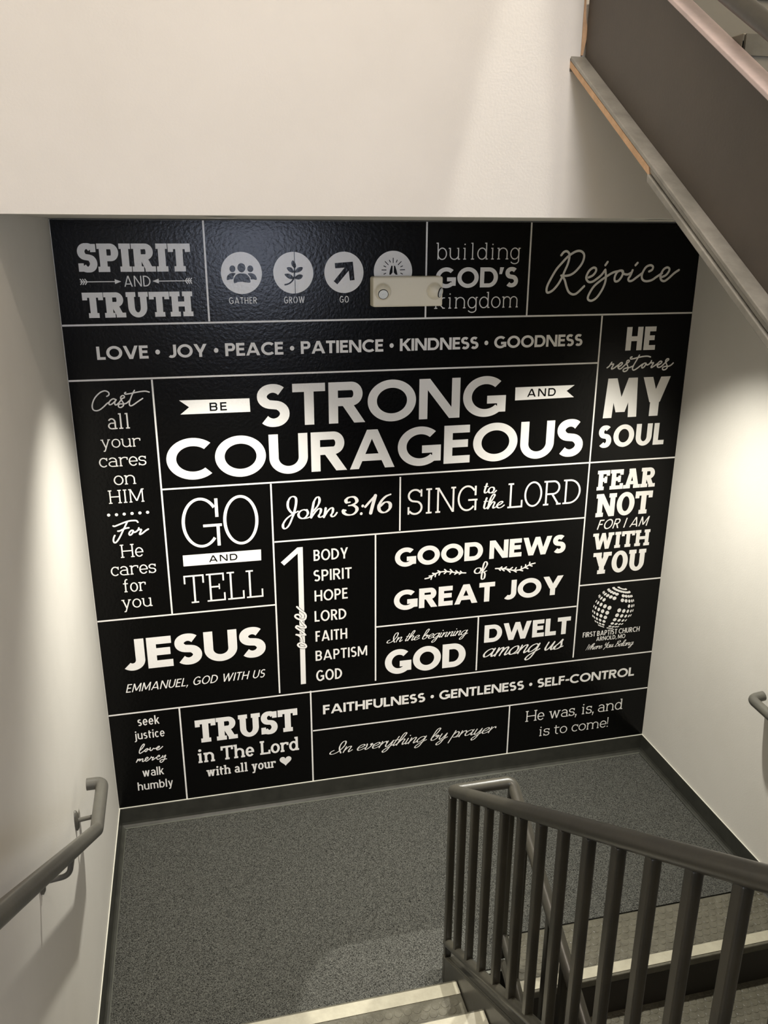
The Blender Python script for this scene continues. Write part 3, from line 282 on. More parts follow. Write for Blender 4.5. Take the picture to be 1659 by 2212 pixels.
# ------------------------------------------------------------------ ceiling fixtures
for i, (fx, fy, fz) in enumerate(FIXTURES):
    t = empty('ceiling_light', (fx, fy, fz), 'long ceiling light high above the stairwell', 'lamp')
    mb = MB(); mb.box(-0.62, 0.62, -0.16, 0.16, -0.02, 0.039); mb.build('housing', M['plastic'], t)
    mb = MB(); mb.box(-0.60, 0.60, -0.14, 0.14, -0.05, -0.021); mb.build('diffuser', M['diffuser'], t)
for (cx_, cy_), lab in zip(CANS, ('recessed downlight in the soffit near the left wall', 'recessed downlight in the soffit near the right wall')):
    t = empty('soffit_downlight', (cx_, cy_, SOFF), lab, 'lamp')
    mb = MB(); mb.tube([(0,0,-.0003),(0,0,-.0010)], 0.055, 32); mb.build('trim_ring', M['plastic'], t)
    mb = MB(); mb.tube([(0,0,-.0011),(0,0,-.0015)], 0.042, 32); mb.build('lens', M['chrome'], t)
t = empty('downlight', (1.64, -1.304, 6.185), 'added ceiling spot housing for the streak on the header wall, unseen above the picture', 'lamp')  # housing made up to go with the added streak spot
mb = MB(); mb.tube([(0,0,-0.012),(0,0,0.014)], 0.05, 24); mb.build('trim_ring', M['plastic'], t)

# ------------------------------------------------------------------ mural
Y1, Y2, Y3 = -0.0012, -0.0017, -0.0022
mural = empty('mural', (1.375, -0.0005, 0.11), 'black vinyl wall mural of white Bible verse lettering in ruled panels on the landing wall', 'mural')
def mpart(name, mb, m, label=None):
    o = rel(mb, mural).build(name, M[m], mural)
    if label: o['label'] = label
    return o
for a, b in ((0.002, SEAM-0.00005), (SEAM+0.00005, W-0.002)):
    mb = MB(); mb.box(a, b, -0.0012, -0.0002, 0.1046, SOFF-0.0005)
    mpart('vinyl_sheet', mb, 'black')

from mathutils.geometry import delaunay_2d_cdt
def union(polys, y):
    """merge overlapping flat polygons (x, z) into one clean flat mesh at depth y"""
    V = []; Fc = []
    xs = [q[0] for p in polys for q in p]; zs = [q[1] for p in polys for q in p]
    ox, oz = min(xs), min(zs); sc = 4.0/max(max(zs)-oz, 1e-3)
    for p in polys:
        ar = sum(p[i][0]*p[(i+1)%len(p)][1]-p[(i+1)%len(p)][0]*p[i][1] for i in range(len(p)))
        if abs(ar) < 1e-10 and len(p) != 4: continue
        if ar < 0: p = list(reversed(p))
        if len(p) == 4:
            T3 = [p[:3], [p[0], p[2], p[3]]]
            cr = [(q[1][0]-q[0][0])*(q[2][1]-q[0][1])-(q[1][1]-q[0][1])*(q[2][0]-q[0][0]) for q in T3]
            cr2 = [(q[1][0]-q[0][0])*(q[2][1]-q[0][1])-(q[1][1]-q[0][1])*(q[2][0]-q[0][0]) for q in ([p[1],p[2],p[3]], [p[0],p[1],p[3]])]
            if min(cr+cr2) <= 1e-9:
                for q, c in zip(T3, cr):
                    if abs(c) < 1e-10: continue
                    if c < 0: q = [q[0], q[2], q[1]]
                    n = len(V); V += [Vector(((a-ox)*sc, (b-oz)*sc)) for a, b in q]; Fc.append([n, n+1, n+2])
                continue
        n = len(V); V += [Vector(((a-ox)*sc, (b-oz)*sc)) for a, b in p]; Fc.append(list(range(n, n+len(p))))
    r = delaunay_2d_cdt(V, [], Fc, 0, 1e-5)
    mb = MB(); mb.v = [(v[0]/sc+ox, y, v[1]/sc+oz) for v in r[0]]
    def inside(x, y, ids):
        c = False; n = len(ids); j = ids[-1]
        for i in ids:
            a, q = V[i], V[j]
            if (a[1] > y) != (q[1] > y) and x < (q[0]-a[0])*(y-a[1])/(q[1]-a[1])+a[0]: c = not c
            j = i
        return c
    for f, o in zip(r[2], r[5]):
        if not o: continue
        cx = sum(r[0][i][0] for i in f)/len(f); cy = sum(r[0][i][1] for i in f)/len(f)
        if any(inside(cx, cy, Fc[k]) for k in o): mb.f.append(tuple(f))
    used = sorted({i for f in mb.f for i in f}); mp = {i: k for k, i in enumerate(used)}
    mb.v = [mb.v[i] for i in used]; mb.f = [tuple(mp[i] for i in f) for f in mb.f]
    return mb

class F2:        # flat shapes in the wall plane (x, z)
    def __init__(s): s.p = []
    def add(s, pts):
        if len(pts) > 2: s.p.append([tuple(q) for q in pts])
    def rect(s, x0, y0, x1, y1):
        if x1 > x0 and y1 > y0: s.add([(x0,y0),(x1,y0),(x1,y1),(x0,y1)])
    def diag(s, x0, y0, x1, y1, w):
        L = math.hypot(x1-x0, y1-y0); hw = w/2*L/max(abs(y1-y0), 1e-6)
        s.add([(x0-hw,y0),(x0+hw,y0),(x1+hw,y1),(x1-hw,y1)])
    def disc(s, x, y, rx, ry=None, n=28):
        ry = ry or rx
        s.add([(x+rx*math.cos(2*math.pi*i/n), y+ry*math.sin(2*math.pi*i/n)) for i in range(n)])
    def arc(s, cx, cy, rx, ry, w, t, a0, a1, n=None, cut=None):   # outer radii rx, ry ; stroke w at sides, t at top and bottom
        n = n or max(6, int(abs(a1-a0)/7))
        P = []
        for i in range(n+1):
            a = math.radians(a0+(a1-a0)*i/n); c, q = math.cos(a), math.sin(a)
            P.append(((cx+rx*c, cy+ry*q), (cx+(rx-w)*c, cy+(ry-t)*q)))
        for (o1, i1), (o2, i2) in zip(P, P[1:]): s.add([o1, o2, i2, i1])
    def stroke(s, pts, w, thin=1.0, caps=True, spl=True, wfun=None):
        if spl and len(pts) > 2: pts = catmull(pts)
        n = len(pts); L = []; R = []; Ws = []
        for i, (x, y) in enumerate(pts):
            a = pts[max(i-1,0)]; b = pts[min(i+1,n-1)]
            dx, dy = b[0]-a[0], b[1]-a[1]; d = math.hypot(dx, dy) or 1e-9; dx /= d; dy /= d
            if wfun: hw = wfun(dx, dy)/2
            else:
                heavy = abs(dy) if thin < 1 else 1
                hw = w/2*(thin+(1-thin)*heavy**1.3)
                if thin < 1 and dx*dy > 0.0 and abs(dx) > 0.35: hw *= 0.8      # hairline upstrokes
            Ws.append(hw); L.append((x-dy*hw, y+dx*hw)); R.append((x+dy*hw, y-dx*hw))
        if thin < 1:
            pass
        for i in range(n-1): s.add([L[i], L[i+1], R[i+1], R[i]])
        if caps:
            s.disc(pts[0][0], pts[0][1], Ws[0], n=12); s.disc(pts[-1][0], pts[-1][1], Ws[-1], n=12)
            if not spl or n < 60:
                for i in range(1, n-1): s.disc(pts[i][0], pts[i][1], Ws[i], n=8)
    def mesh(s, y): return union(s.p, y)
def catmull(P, n=7):
    out = []; Q = [P[0]]+list(P)+[P[-1]]
    if P[0] == P[-1]: Q[0] = P[-2]; Q[-1] = P[1]
    for a, b, c, d in zip(Q, Q[1:], Q[2:], Q[3:]):
        for i in range(n):
            t = i/n
            out.append(tuple(0.5*(2*b[k]+(c[k]-a[k])*t+(2*a[k]-5*b[k]+4*c[k]-d[k])*t*t+(3*b[k]-a[k]-3*c[k]+d[k])*t**3) for k in (0, 1)))
    out.append(P[-1]); return out

# ---- a small stroke alphabet: w stem, t bar thickness, sf serif overhang (0 = sans), all relative to the cap height
WID = dict(A=.86,B=.62,C=.78,D=.76,E=.52,F=.5,G=.84,H=.72,J=.54,K=.7,L=.48,M=.92,N=.78,O=.9,P=.6,R=.65,S=.56,T=.58,U=.70,V=.84,W=1.22,Y=.78)
WSLAB = dict(A=.95,B=.74,C=.76,D=.82,E=.74,F=.70,G=.86,H=.92,L=.68,M=1.1,N=.94,O=.82,P=.74,R=.84,S=.66,T=.80,U=.9,W=1.3,Y=.95,I=.42)
WLOW = dict(a=.54,b=.58,c=.48,d=.58,e=.54,f=.34,g=.58,h=.56,j=.3,k=.54,m=.86,n=.56,o=.58,r=.38,s=.44,t=.36,u=.56,v=.52,w=.8,y=.54)
WLOWS = dict(a=.60,b=.64,c=.52,d=.66,e=.56,f=.46,g=.64,h=.74,i=.38,k=.68,l=.38,m=1.06,n=.72,o=.60,r=.56,s=.48,t=.42,u=.70,v=.66,w=.96,y=.68)
STY = dict(   # w, t, serif, gap, space, x-height, slant
 bold=(.228,.20,0,.06,.30,.7,0), black=(.265,.235,0,.05,.22,.7,0), medK=(.19,.17,0,.22,.4,.7,0), light=(.11,.10,0,.16,.4,.7,0),
 cond=(.115,.115,0,.22,.4,.7,0), condM=(.15,.14,0,.12,.26,.7,0), condB=(.25,.205,0,.08,.2,.7,0), hum=(.13,.12,0,.12,.3,.72,0),
 slabH=(.26,.20,.075,.02,.3,.7,0), slabB=(.235,.19,.07,.02,.3,.7,0), slabS=(.155,.135,.06,.03,.36,.70,0), slabM=(.095,.08,.075,.05,.32,.70,0),
 slabL=(.068,.062,.07,.10,.32,.70,0), slabR=(.075,.07,.075,.07,.3,.7,0), slabT=(.062,.055,.09,.09,.3,.7,0), brush=(.125,.115,0,.13,.4,.7,.28))

def width(ch, st):
    w, t, sf = STY[st][:3]
    if ch in '\u2022': return .36
    if ch in ",'": return w*1.1
    if ch == '!': return w*1.1
    if ch == '-': return .3
    if sf:
        if ch in WSLAB: return WSLAB[ch]
        if ch in WLOWS: return WLOWS[ch]
    if ch in 'Iil': return w
    return WID.get(ch) or WLOW[ch]

def glyph(F, ch, X, Wd, st):
    w, t, sf, gap, sp, xh, sl = STY[st]
    ts = t*0.95
    def stem(xc, y0, y1, top=0, bot=0):      # top / bot: 0 none, 1 both sides, -1 left, 2 right
        F.rect(xc-w/2, y0, xc+w/2, y1)
        if sf:
            for flag, ya, yb in ((top, y1-ts, y1), (bot, y0, y0+ts)):
                if flag: F.rect(xc-w/2-(sf if flag in (1,-1) else 0), ya, xc+w/2+(sf if flag in (1,2) else 0), yb)
    def ser(xc, y, hw, up):                   # free serif bar at the end of a diagonal
        if sf: F.rect(xc-hw-sf*.8, y-(ts if up else 0), xc+hw+sf*.8, y+(0 if up else ts))
    S = sf if sf else 0
    L, R = X+S, X+Wd-S
    m = X+Wd/2
    if ch in '\u2022': F.disc(m, .47, .175, .185); return
    if ch in ',':
        c = max(w, .12); F.add([(X,c),(X+c*1.1,c),(X+c*1.05,c*.1),(X+c*.35,-.2),(X-c*.1,-.2),(X+c*.35,0),(X,0)]); return
    if ch == "'": F.add([(X+w*.1,1),(X+w*1.05,1),(X+w*.6,.66),(X-w*.05,.66)]); return
    if ch == '!': F.disc(X+w*.5,w*.6,w*.6); F.add([(X,1),(X+w,1),(X+w*.75,.3),(X+w*.25,.3)]); return
    if ch == '-': F.rect(X,.36,X+Wd,.36+t); return
    if ch == 'A':
        hw = w/2*math.hypot(.5*Wd,1)
        lo, ro = X+S*.9+hw*.95, X+Wd-S*.9-hw*.95
        F.diag(lo, 0, m-hw*.12, 1, w*.92); F.diag(ro, 0, m+hw*.12, 1, w)
        F.rect(lo+(m-lo)*.22+hw*.2, .2, ro-(ro-m)*.22-hw*.2, .2+t*.9)
        ser(lo, 0, hw, 0); ser(ro, 0, hw, 0)
        if sf: F.rect(m-hw-sf*.9, 1-ts, m, 1)
    elif ch == 'B':
        stem(L+w/2, 0, 1, -1, -1); r1 = .27
        xr = X+Wd
        F.rect(L+w/2, 1-t, xr-.25, 1); F.rect(L+w/2, 0, xr-.27, t); F.rect(L+w/2, .52-t/2, xr-.25, .52+t/2)
        F.arc(xr-.27, .76-t/4, .25, .24+t/4, w, t, -90, 90); F.arc(xr-.28, .26+t/4, .28, .26+t/4, w, t, -90, 90)
    elif ch in 'CG':
        rx = Wd*.59 if ch == 'C' else Wd*.52
        if sf: rx = Wd*.51
        F.arc(X+rx, .5, rx, .515, w, t, 47 if not sf else 38, 313 if ch == 'C' else 318)
        if sf and ch == 'C': F.rect(X+Wd-ts*1.05, .66, X+Wd, .98)
        if sf and ch == 'G': F.rect(X+Wd-w*1.0-.01, .60, X+Wd-.01, .98)
        if ch == 'G':
            F.rect(X+Wd-w, .10 if not sf else .0, X+Wd, .50 if not sf else .44); F.rect(X+Wd*.56, .52-t if not sf else .46-t, X+Wd+(sf*.5), .52 if not sf else .46)
    elif ch == 'D':
        stem(L+w/2, 0, 1, -1, -1); xr = X+Wd; rx = min(.5, (xr-L)*.72)
        F.rect(L, 1-t, xr-rx, 1); F.rect(L, 0, xr-rx, t); F.arc(xr-rx, .5, rx, .5, w*1.02, t, -90, 90)
    elif ch in 'EF':
        stem(L+w/2, 0, 1, -1, -1 if ch == 'E' else 1); xr = X+Wd
        F.rect(L, 1-t, xr-(.02 if ch == 'F' else .02), 1); F.rect(L, .52-t/2, xr-.06-(sf*1.2), .52+t/2)
        if ch == 'E': F.rect(L, 0, xr, t)
        if sf:
            F.rect(xr-ts-.02, .72, xr-.02, 1); F.rect(xr-.06-sf*1.2-ts*.8, .52-t/2-.07, xr-.06-sf*1.2, .52+t/2+.07)
            if ch == 'E': F.rect(xr-ts, 0, xr, .29)
    elif ch == 'H':
        stem(L+w/2, 0, 1, 1, 1); stem(R-w/2, 0, 1, 1, 1); F.rect(L, .5-t/2, R, .5+t/2)
    elif ch == 'I':
        stem(m, 0, 1, 1, 1)
    elif ch == 'J':
        stem(X+Wd-w/2, .28, 1); F.arc(X+Wd-.36, .32, .36, .335, w, t, -132, 0)
    elif ch == 'K':
        stem(L+w/2, 0, 1, 1, 1); F.diag(L+w*.9, .42, R-w*.5, 1, w*.92); F.diag(R-w*.45, 0, L+w+(R-L)*.12, .62, w)
    elif ch == 'L':
        stem(L+w/2, 0, 1, 1, -1); F.rect(L, 0, X+Wd, t)
        if sf: F.rect(X+Wd-ts, 0, X+Wd, .30)
    elif ch == 'M':
        sw = w*.9
        if sf or st in ('condM','cond'):
            F.rect(L, 0, L+sw, 1); F.rect(R-sw, 0, R, 1)
            F.diag(m, .12 if not sf else .1, L+w*.55, 1, w); F.diag(m, .12 if not sf else .1, R-w*.55, 1, w)
            if sf:
                ser(L+sw/2, 0, sw/2, 0); ser(R-sw/2, 0, sw/2, 0); F.rect(L-sf, 1-ts, L+sw, 1); F.rect(R-sw, 1-ts, R+sf, 1)
        else:
            F.diag(L+w*.48, 0, L+w*.72, 1, w*.95); F.diag(R-w*.48, 0, R-w*.72, 1, w*.95)
            F.diag(m, .14, L+w*.75, 1, w*.95); F.diag(m, .14, R-w*.75, 1, w*.95)
    elif ch == 'N':
        F.rect(L, 0, L+w*.95, 1); F.rect(R-w*.95, 0, R, 1)
        Ld = math.hypot(R-L-w, 1); hw = w/2*Ld; F.add([(L,1),(L+2*hw*.92,1),(R,0),(R-2*hw*.92,0)])
        if sf: ser(L+w*.48,0,w*.48,0); ser(R-w*.48,1,w*.48,1); F.rect(L-sf,1-ts,L+w,1)
    elif ch == 'O':
        F.arc(m, .5, Wd/2, .515, w, t, 0, 360, 56)
    elif ch in 'PR':
        xr = X+Wd-(0 if ch == 'P' else Wd*.05+S*.5); rx = .28
        stem(L+w/2, 0, 1, -1, 1); F.rect(L, 1-t, xr-rx, 1); yb = .38 if ch == 'P' else .42
        F.rect(L, yb, xr-rx, yb+t); F.arc(xr-rx, (1+yb)/2, rx, (1-yb)/2, w, t, -90, 90)
        if ch == 'R':
            xe = X+Wd-S*.9-w*.52; F.diag(xe, 0, L+(R-L)*.46, yb+t*.6, w*1.0); ser(xe, 0, w*.5, 0)
    elif ch in 'Ss':
        h = 1 if ch == 'S' else xh
        ww = w; tt = t if ch == 'S' else t*.92
        xl, xr = X+w/2, X+Wd-w/2
        pts = []
        cx = (xl+xr)/2; rx = (xr-xl)/2; ov = .012
        y2, y1, y0 = h-tt/2+ov, h*.52, tt/2-ov
        a0, a1 = (38, -142) if not sf else (30, -150)
        for i in range(19):
            a = math.radians(a0+(250-a0)*i/18); pts.append((cx+rx*.96*math.cos(a)-.01, (y2+y1)/2+(y2-y1)/2*math.sin(a)))
        for i in range(19):
            a = math.radians(70+(a1-70)*i/18); pts.append((cx+rx*math.cos(a), (y0+y1)/2+(y1-y0)/2*math.sin(a)))
        F.stroke(pts, w, caps=False, spl=False, wfun=lambda dx, dy: tt+(ww-tt)*abs(dy)+.06*w*abs(dx*dy))
        if sf:
            F.rect(X+Wd-ts-.02*h, h*.70, X+Wd-.02*h, h*.985); F.rect(X+.0, h*.015, X+ts, h*.31)
    elif ch == 'T':
        stem(m, 0, 1, 0, 1); F.rect(X, 1-t, X+Wd, 1)
        if sf: F.rect(X, .70, X+ts, 1); F.rect(X+Wd-ts, .70, X+Wd, 1)
    elif ch == 'U':
        rx = (R-L)/2; ry = min(.42, rx*1.15)
        F.rect(L, ry-.013, L+w, 1); F.rect(R-w, ry-.013, R, 1); F.arc(m, ry-.012, rx, ry, w, t, 180, 360, 26)
        if sf: ser(L+w/2, 1, w/2, 1); ser(R-w/2, 1, w/2, 1)
    elif ch == 'V':
        hw = w/2*math.hypot(.4*Wd, 1); F.diag(m-hw*.1, 0, L+hw, 1, w); F.diag(m+hw*.1, 0, R-hw, 1, w)
    elif ch == 'v' or ch == 'Y' or ch == 'w' or ch == 'W' or ch == 'y':
        h = 1 if ch.isupper() else xh
        if ch in 'vy':
            hw = w/2*math.hypot((R-L)*.4/h, 1)
            F.diag(m-hw*.05, 0, L+hw, h, w)
            if ch == 'v': F.diag(m+hw*.05, 0, R-hw, h, w)
            else:
                k = (R-hw-m)/h; F.diag(m-.27*k, -.27, R-hw, h, w*.9); F.rect(m-.27*k-w*.9-(.02), -.30, m-.27*k+w*.2, -.30+t)
            ser(L+hw, h, hw*.9, 1); ser(R-hw, h, hw*.8, 1)
        elif ch == 'Y':
            hw = w/2*1.2; stem(m, 0, .46, 0, 1); F.diag(m-hw*.1, .36, L+hw, 1, w); F.diag(m+hw*.1, .36, R-hw, 1, w)
            ser(L+hw, 1, hw, 1); ser(R-hw, 1, hw, 1)
        else:
            hw = w/2*1.08; q = (R-L)
            xs = [L+hw, L+q*.29, m, L+q*.71, R-hw]
            F.diag(xs[1], 0, xs[0], h, w); F.diag(xs[1], 0, xs[2], h, w*.92); F.diag(xs[3], 0, xs[2], h, w*.92); F.diag(xs[3], 0, xs[4], h, w)
            ser(xs[0], h, hw, 1); ser(xs[4], h, hw, 1)
    elif ch == 'a':
        r = R if sf else X+Wd
        F.rect(r-w, 0, r, xh*.62)
        rx = (r-X)*.5
        F.arc(r-rx, xh*.62, rx, xh*.39, w, t, 0, 150)
        F.arc(X+(r-X)*.50, xh*.30, (r-X)*.5, xh*.31, w*.95, t*.9, 60, 300)
        F.rect(X+(r-X)*.45, xh*.61-t*.9, r-w*.5, xh*.61); F.rect(X+(r-X)*.5, -.005, r-w*.4, t*.85)
        if sf: F.rect(r-w*.5, 0, r+sf, ts)
    elif ch in 'bdg':
        left = ch == 'b'
        l0 = L if left else X; r0 = X+Wd if left else (R if sf else X+Wd)
        cx = (l0+r0)/2; rx = (r0-l0)/2
        F.arc(cx, xh/2, rx, xh/2+.012, w, t, 0, 360, 40)
        if ch == 'b': F.rect(l0, 0, l0+w, 1); (F.rect(l0-sf, 1-ts, l0+w*.5, 1) if sf else None)
        if ch == 'd':
            F.rect(r0-w, 0, r0, 1)
            if sf: F.rect(r0-w-sf, 1-ts, r0, 1); F.rect(r0-w*.5, 0, r0+sf, ts)
        if ch == 'g':
            F.rect(r0-w, -.08, r0, xh); F.arc((X+r0)/2+.01, -.08, (r0-X)/2-.01, .21, w, t, 200, 360)
            if sf: F.rect(r0-w*.5, xh-ts, r0+sf, xh)
    elif ch == 'c':
        F.arc(X+Wd*.54, xh/2, Wd*.54, xh/2+.012, w, t, 44, 316)
        if sf: F.rect(X+Wd-ts, xh*.66, X+Wd, xh*.98)
    elif ch == 'e':
        F.arc(m, xh/2, Wd/2, xh/2+.012, w, t, 0, 322); F.rect(X+w*.6, xh*.5-t*.45, X+Wd-w*.02, xh*.5+t*.45)
    elif ch == 'f':
        sx = X+Wd*.30 if not sf else L+w*.5+.03
        F.rect(sx-w/2, 0, sx+w/2, .8); F.arc(sx-w/2+Wd*.36, .78, Wd*.36, .235, w, t, 55, 180)
        F.rect(X, xh-t, X+Wd*.8, xh)
        if sf: ser(sx, 0, w/2, 0)
    elif ch in 'hnmu':
        if ch == 'u':
            l0 = L; r0 = R; rx = (r0-l0)/2
            F.rect(l0, rx*.9, l0+w, xh); F.rect(r0-w, 0, r0, xh); F.arc((l0+r0)/2, min(rx,.3)-.012, rx, min(rx,.3), w, t, 180, 340)
            if sf: F.rect(l0-sf, xh-ts, l0+w, xh); F.rect(r0-w-sf, xh-ts, r0, xh); F.rect(r0-w*.5, 0, r0+sf, ts)
        else:
            xs = [L+w/2, R-w/2] if ch != 'm' else [L+w/2, m, R-w/2]
            F.rect(L, 0, L+w, 1 if ch == 'h' else xh)
            if sf: F.rect(L-sf, (1 if ch == 'h' else xh)-ts, L+w*.5, 1 if ch == 'h' else xh)
            for q, (a, b) in enumerate(zip(xs, xs[1:])):
                rx = (b-a)/2+w/2; ry = min(rx, .3)
                F.arc((a+b)/2, xh-ry+.012, rx, ry, w, t, 0, 165); F.rect(b-w/2, 0, b+w/2, xh-ry+.012)
            for q in xs: ser(q, 0, w/2*(1 if ch != 'm' else .6), 0)
    elif ch in 'ij':
        sx = m if ch == 'i' else X+Wd-w/2
        F.disc(sx, xh+.20, w*.62)
        if ch == 'i':
            F.rect(sx-w/2, 0, sx+w/2, xh)
            if sf: F.rect(sx-w/2-sf, xh-ts, sx, xh); ser(sx, 0, w/2, 0)
        else: F.rect(sx-w/2, -.12, sx+w/2, xh); F.arc(sx+w/2-.2, -.10, .2, .19, w, t, 255, 360)
    elif ch == 'k':
        stem(L+w/2, 0, 1, -1, 1); F.diag(L+w*.9, xh*.38, R-w*.6, xh, w*.9); F.diag(R-w*.5, 0, L+w+(R-L)*.1, xh*.62, w*.95)
        ser(R-w*.5, 0, w*.4, 0); ser(R-w*.6, xh, w*.4, 1)
    elif ch == 'l':
        stem(m, 0, 1, -1, 1)
    elif ch == 'o':
        F.arc(m, xh/2, Wd/2, xh/2+.012, w, t, 0, 360, 40)
    elif ch == 'r':
        F.rect(L, 0, L+w, xh)
        if sf: F.rect(L-sf, xh-ts, L+w*.5, xh); ser(L+w/2, 0, w/2, 0)
        rx = X+Wd-L-.0; F.arc(L+rx*.62, xh*.62, rx*.62, xh*.39, w, t, 55, 170)
        if sf: F.rect(X+Wd-ts, xh*.68, X+Wd, xh*.97)
    elif ch == 't':
        sx = X+Wd*.34; F.rect(sx-w/2, .22, sx+w/2, xh*1.28); F.rect(X, xh-t, X+Wd, xh)
        F.arc(sx-w/2+Wd*.42, .22, Wd*.42, .23, w, t, 180, 295)

SCR = {   # connected brush script, x-height = 1, drawn upright and slanted later
 'a': ([[(.85,.85),(.55,1),(.2,.8),(.05,.4),(.2,.05),(.5,.1),(.8,.5),(.9,.95)],[(.9,1),(.85,.5),(.9,.1),(1.05,.02),(1.3,.3)]],1.2),
 'b': ([[(.1,.5),(.42,1.3),(.5,2),(.3,2.15),(.12,1.8),(.08,1),(.08,.3),(.25,0),(.55,.05),(.8,.4),(.75,.8),(.55,.85),(.55,.65),(.8,.65),(1.1,.72)]],1.05),
 'c': ([[(.7,.8),(.5,1),(.2,.8),(.05,.4),(.2,.03),(.55,.05),(.95,.35)]],.85),
 'e': ([[(.1,.4),(.5,.5),(.75,.8),(.55,1),(.2,.8),(.08,.4),(.25,.03),(.6,.05),(1.0,.35)]],.9),
 'g': ([[(.85,.85),(.55,1),(.2,.8),(.05,.4),(.2,.05),(.5,.1),(.8,.5),(.9,.95)],[(.92,1),(.9,.2),(.75,-.7),(.45,-1),(.25,-.8),(.45,-.35),(1.25,.3)]],1.15),
 'h': ([[(.1,.5),(.42,1.3),(.5,2),(.3,2.15),(.15,1.8),(.1,1),(.08,0)],[(.1,.3),(.35,.85),(.6,1),(.75,.85),(.72,.3),(.85,0),(1.15,.3)]],1.05),
 'i': ([[(.1,1),(.08,.3),(.2,0),(.5,.3)],[(.14,1.48),(.14,1.52)]],.42),
 'l': ([[(.1,.5),(.42,1.3),(.5,2),(.3,2.15),(.12,1.8),(.08,1),(.08,.3),(.25,0),(.55,.3)]],.5),
 'm': ([[(.1,1),(.1,0)],[(.1,.3),(.3,.85),(.5,1),(.6,.8),(.58,0)],[(.58,.3),(.8,.85),(1,1),(1.12,.8),(1.08,.2),(1.2,0),(1.5,.3)]],1.4),
 'n': ([[(.1,1),(.1,0)],[(.1,.3),(.35,.85),(.58,1),(.72,.85),(.68,.25),(.8,0),(1.1,.3)]],1.02),
 'o': ([[(.6,1),(.25,.85),(.06,.45),(.2,.05),(.5,0),(.8,.35),(.8,.75),(.6,1)],[(.45,.02),(.85,.05),(1.1,.3)]],.98),
 'p': ([[(.15,1.25),(.12,.2),(.08,-.9)],[(.12,.5),(.4,.98),(.7,.9),(.78,.5),(.6,.08),(.3,.05)],[(.45,.03),(.8,.05),(1.05,.3)]],.98),
 'r': ([[(.1,1.05),(.1,0)],[(.1,.35),(.35,.9),(.6,1),(.68,.82)]],.72),
 's': ([[(-.1,.25),(.25,.7),(.45,1.15),(.5,.8),(.65,.4),(.5,.05),(.15,0),(.02,.15)],[(.4,.02),(.9,.3)]],.78),
 't': ([[(.2,1.6),(.12,.8),(.08,.25),(.2,0),(.5,.3)],[(-.12,1),(.42,1)]],.45),
 'u': ([[(.1,1),(.08,.3),(.25,0),(.5,.25),(.72,1)],[(.72,1),(.7,.25),(.85,0),(1.15,.3)]],1.03),
 'v': ([[(.1,.95),(.2,.5),(.2,.1),(.4,0),(.7,.4),(.75,.9),(.6,.95),(.65,.75),(1.0,.75)]],.95),
 'y': ([[(.1,1),(.08,.3),(.25,0),(.5,.25),(.75,1)],[(.75,1),(.75,.2),(.6,-.7),(.3,-1),(.12,-.75),(.35,-.35),(1.1,.3)]],1.0),
 'I': ([[(-.15,.62),(-.42,.4),(-.4,.05),(0,-.05),(.5,.3),(.85,1.2),(.75,1.95),(.45,2.05),(.28,1.6),(.42,.8),(.9,0)]],1.1),
 'W': ([[(.15,1.9),(.05,0),(.7,1.6),(.65,0),(1.35,2)]],1.25),
 'Y': ([[(.1,1.8),(.1,1.1),(.4,1.0),(.9,1.95)],[(.9,1.95),(.75,.8),(.35,-.5)]],.95),
 'B': ([[(.3,1.9),(.1,0)],[(.0,1.8),(.7,2.05),(.95,1.6),(.4,1.1),(.95,.8),(.85,.2),(.05,.0)]],1.15)}

def set_text(s, st, mode, x0, x1, zb, h, m):
    F = F2()
    if st == 'script':
        SL = .42; pos = 0
        wS = .21 if s != 'Where You Belong' else .25
        items = []
        for ch in s:
            if ch == ' ': pos += .62; continue
            items.append((ch, pos)); pos += SCR[ch][1]
        xs = [px+x+SL*y for ch, px in items for q in SCR[ch][0] for x, y in q]
        lo, hi = min(xs)-.1, max(xs)+.1
        k = (x1-x0)/(hi-lo)
        j = 0
        for word in s.split(' '):
            G = F2()
            for ch, px in items[j:j+len(word)]:
                for q in SCR[ch][0]:
                    P = catmull(q) if ch not in 'W' or len(q) < 3 else q
                    G.stroke([(x0+(px+x+SL*y-lo)*k, zb+y*h) for x, y in P], wS*h*1.15, .42, spl=False)
            j += len(word)
            mpart('lettering', G.mesh(Y2), m, 'white script lettering reading %s' % word)
        return
    w, t, sf, gap, sp, xh, sl = STY[st]
    if mode == 'x': h = h/xh
    tot = 0; n = len(s)
    for i, ch in enumerate(s):
        tot += (sp if ch == ' ' else width(ch, st))
        if i < n-1: tot += gap*(0.5 if ' ' in s[i:i+2] else 1)
    span = (x1-x0)/h - sl*0.9
    fixed = sum(width(c, st) for c in s if c in "Iil,'!" and not sf)
    k = (span-fixed)/(tot-fixed)
    X = 0; words = ['']; Fs = [F2()]
    for i, ch in enumerate(s):
        if ch == ' ': X += sp*k; words.append(''); Fs.append(F2())
        else:
            wd = width(ch, st)
            if not (ch in "Iil,'!" and not sf): wd *= k
            glyph(Fs[-1], ch, X, wd, st); X += wd; words[-1] += ch
        if i < n-1: X += gap*k*(0.5 if ' ' in s[i:i+2] else 1)
    y = Y3 if m == 'black' else Y2
    for word, F in zip(words, Fs):
        mb = union([[(x0+(a+sl*b)*h, zb+b*h) for a, b in p] for p in F.p], y)
        if word == '\u2022': mpart('bullet', mb, m)
        else: mpart('lettering', mb, m, ('black' if m == 'black' else 'white')+' lettering reading %s' % word)

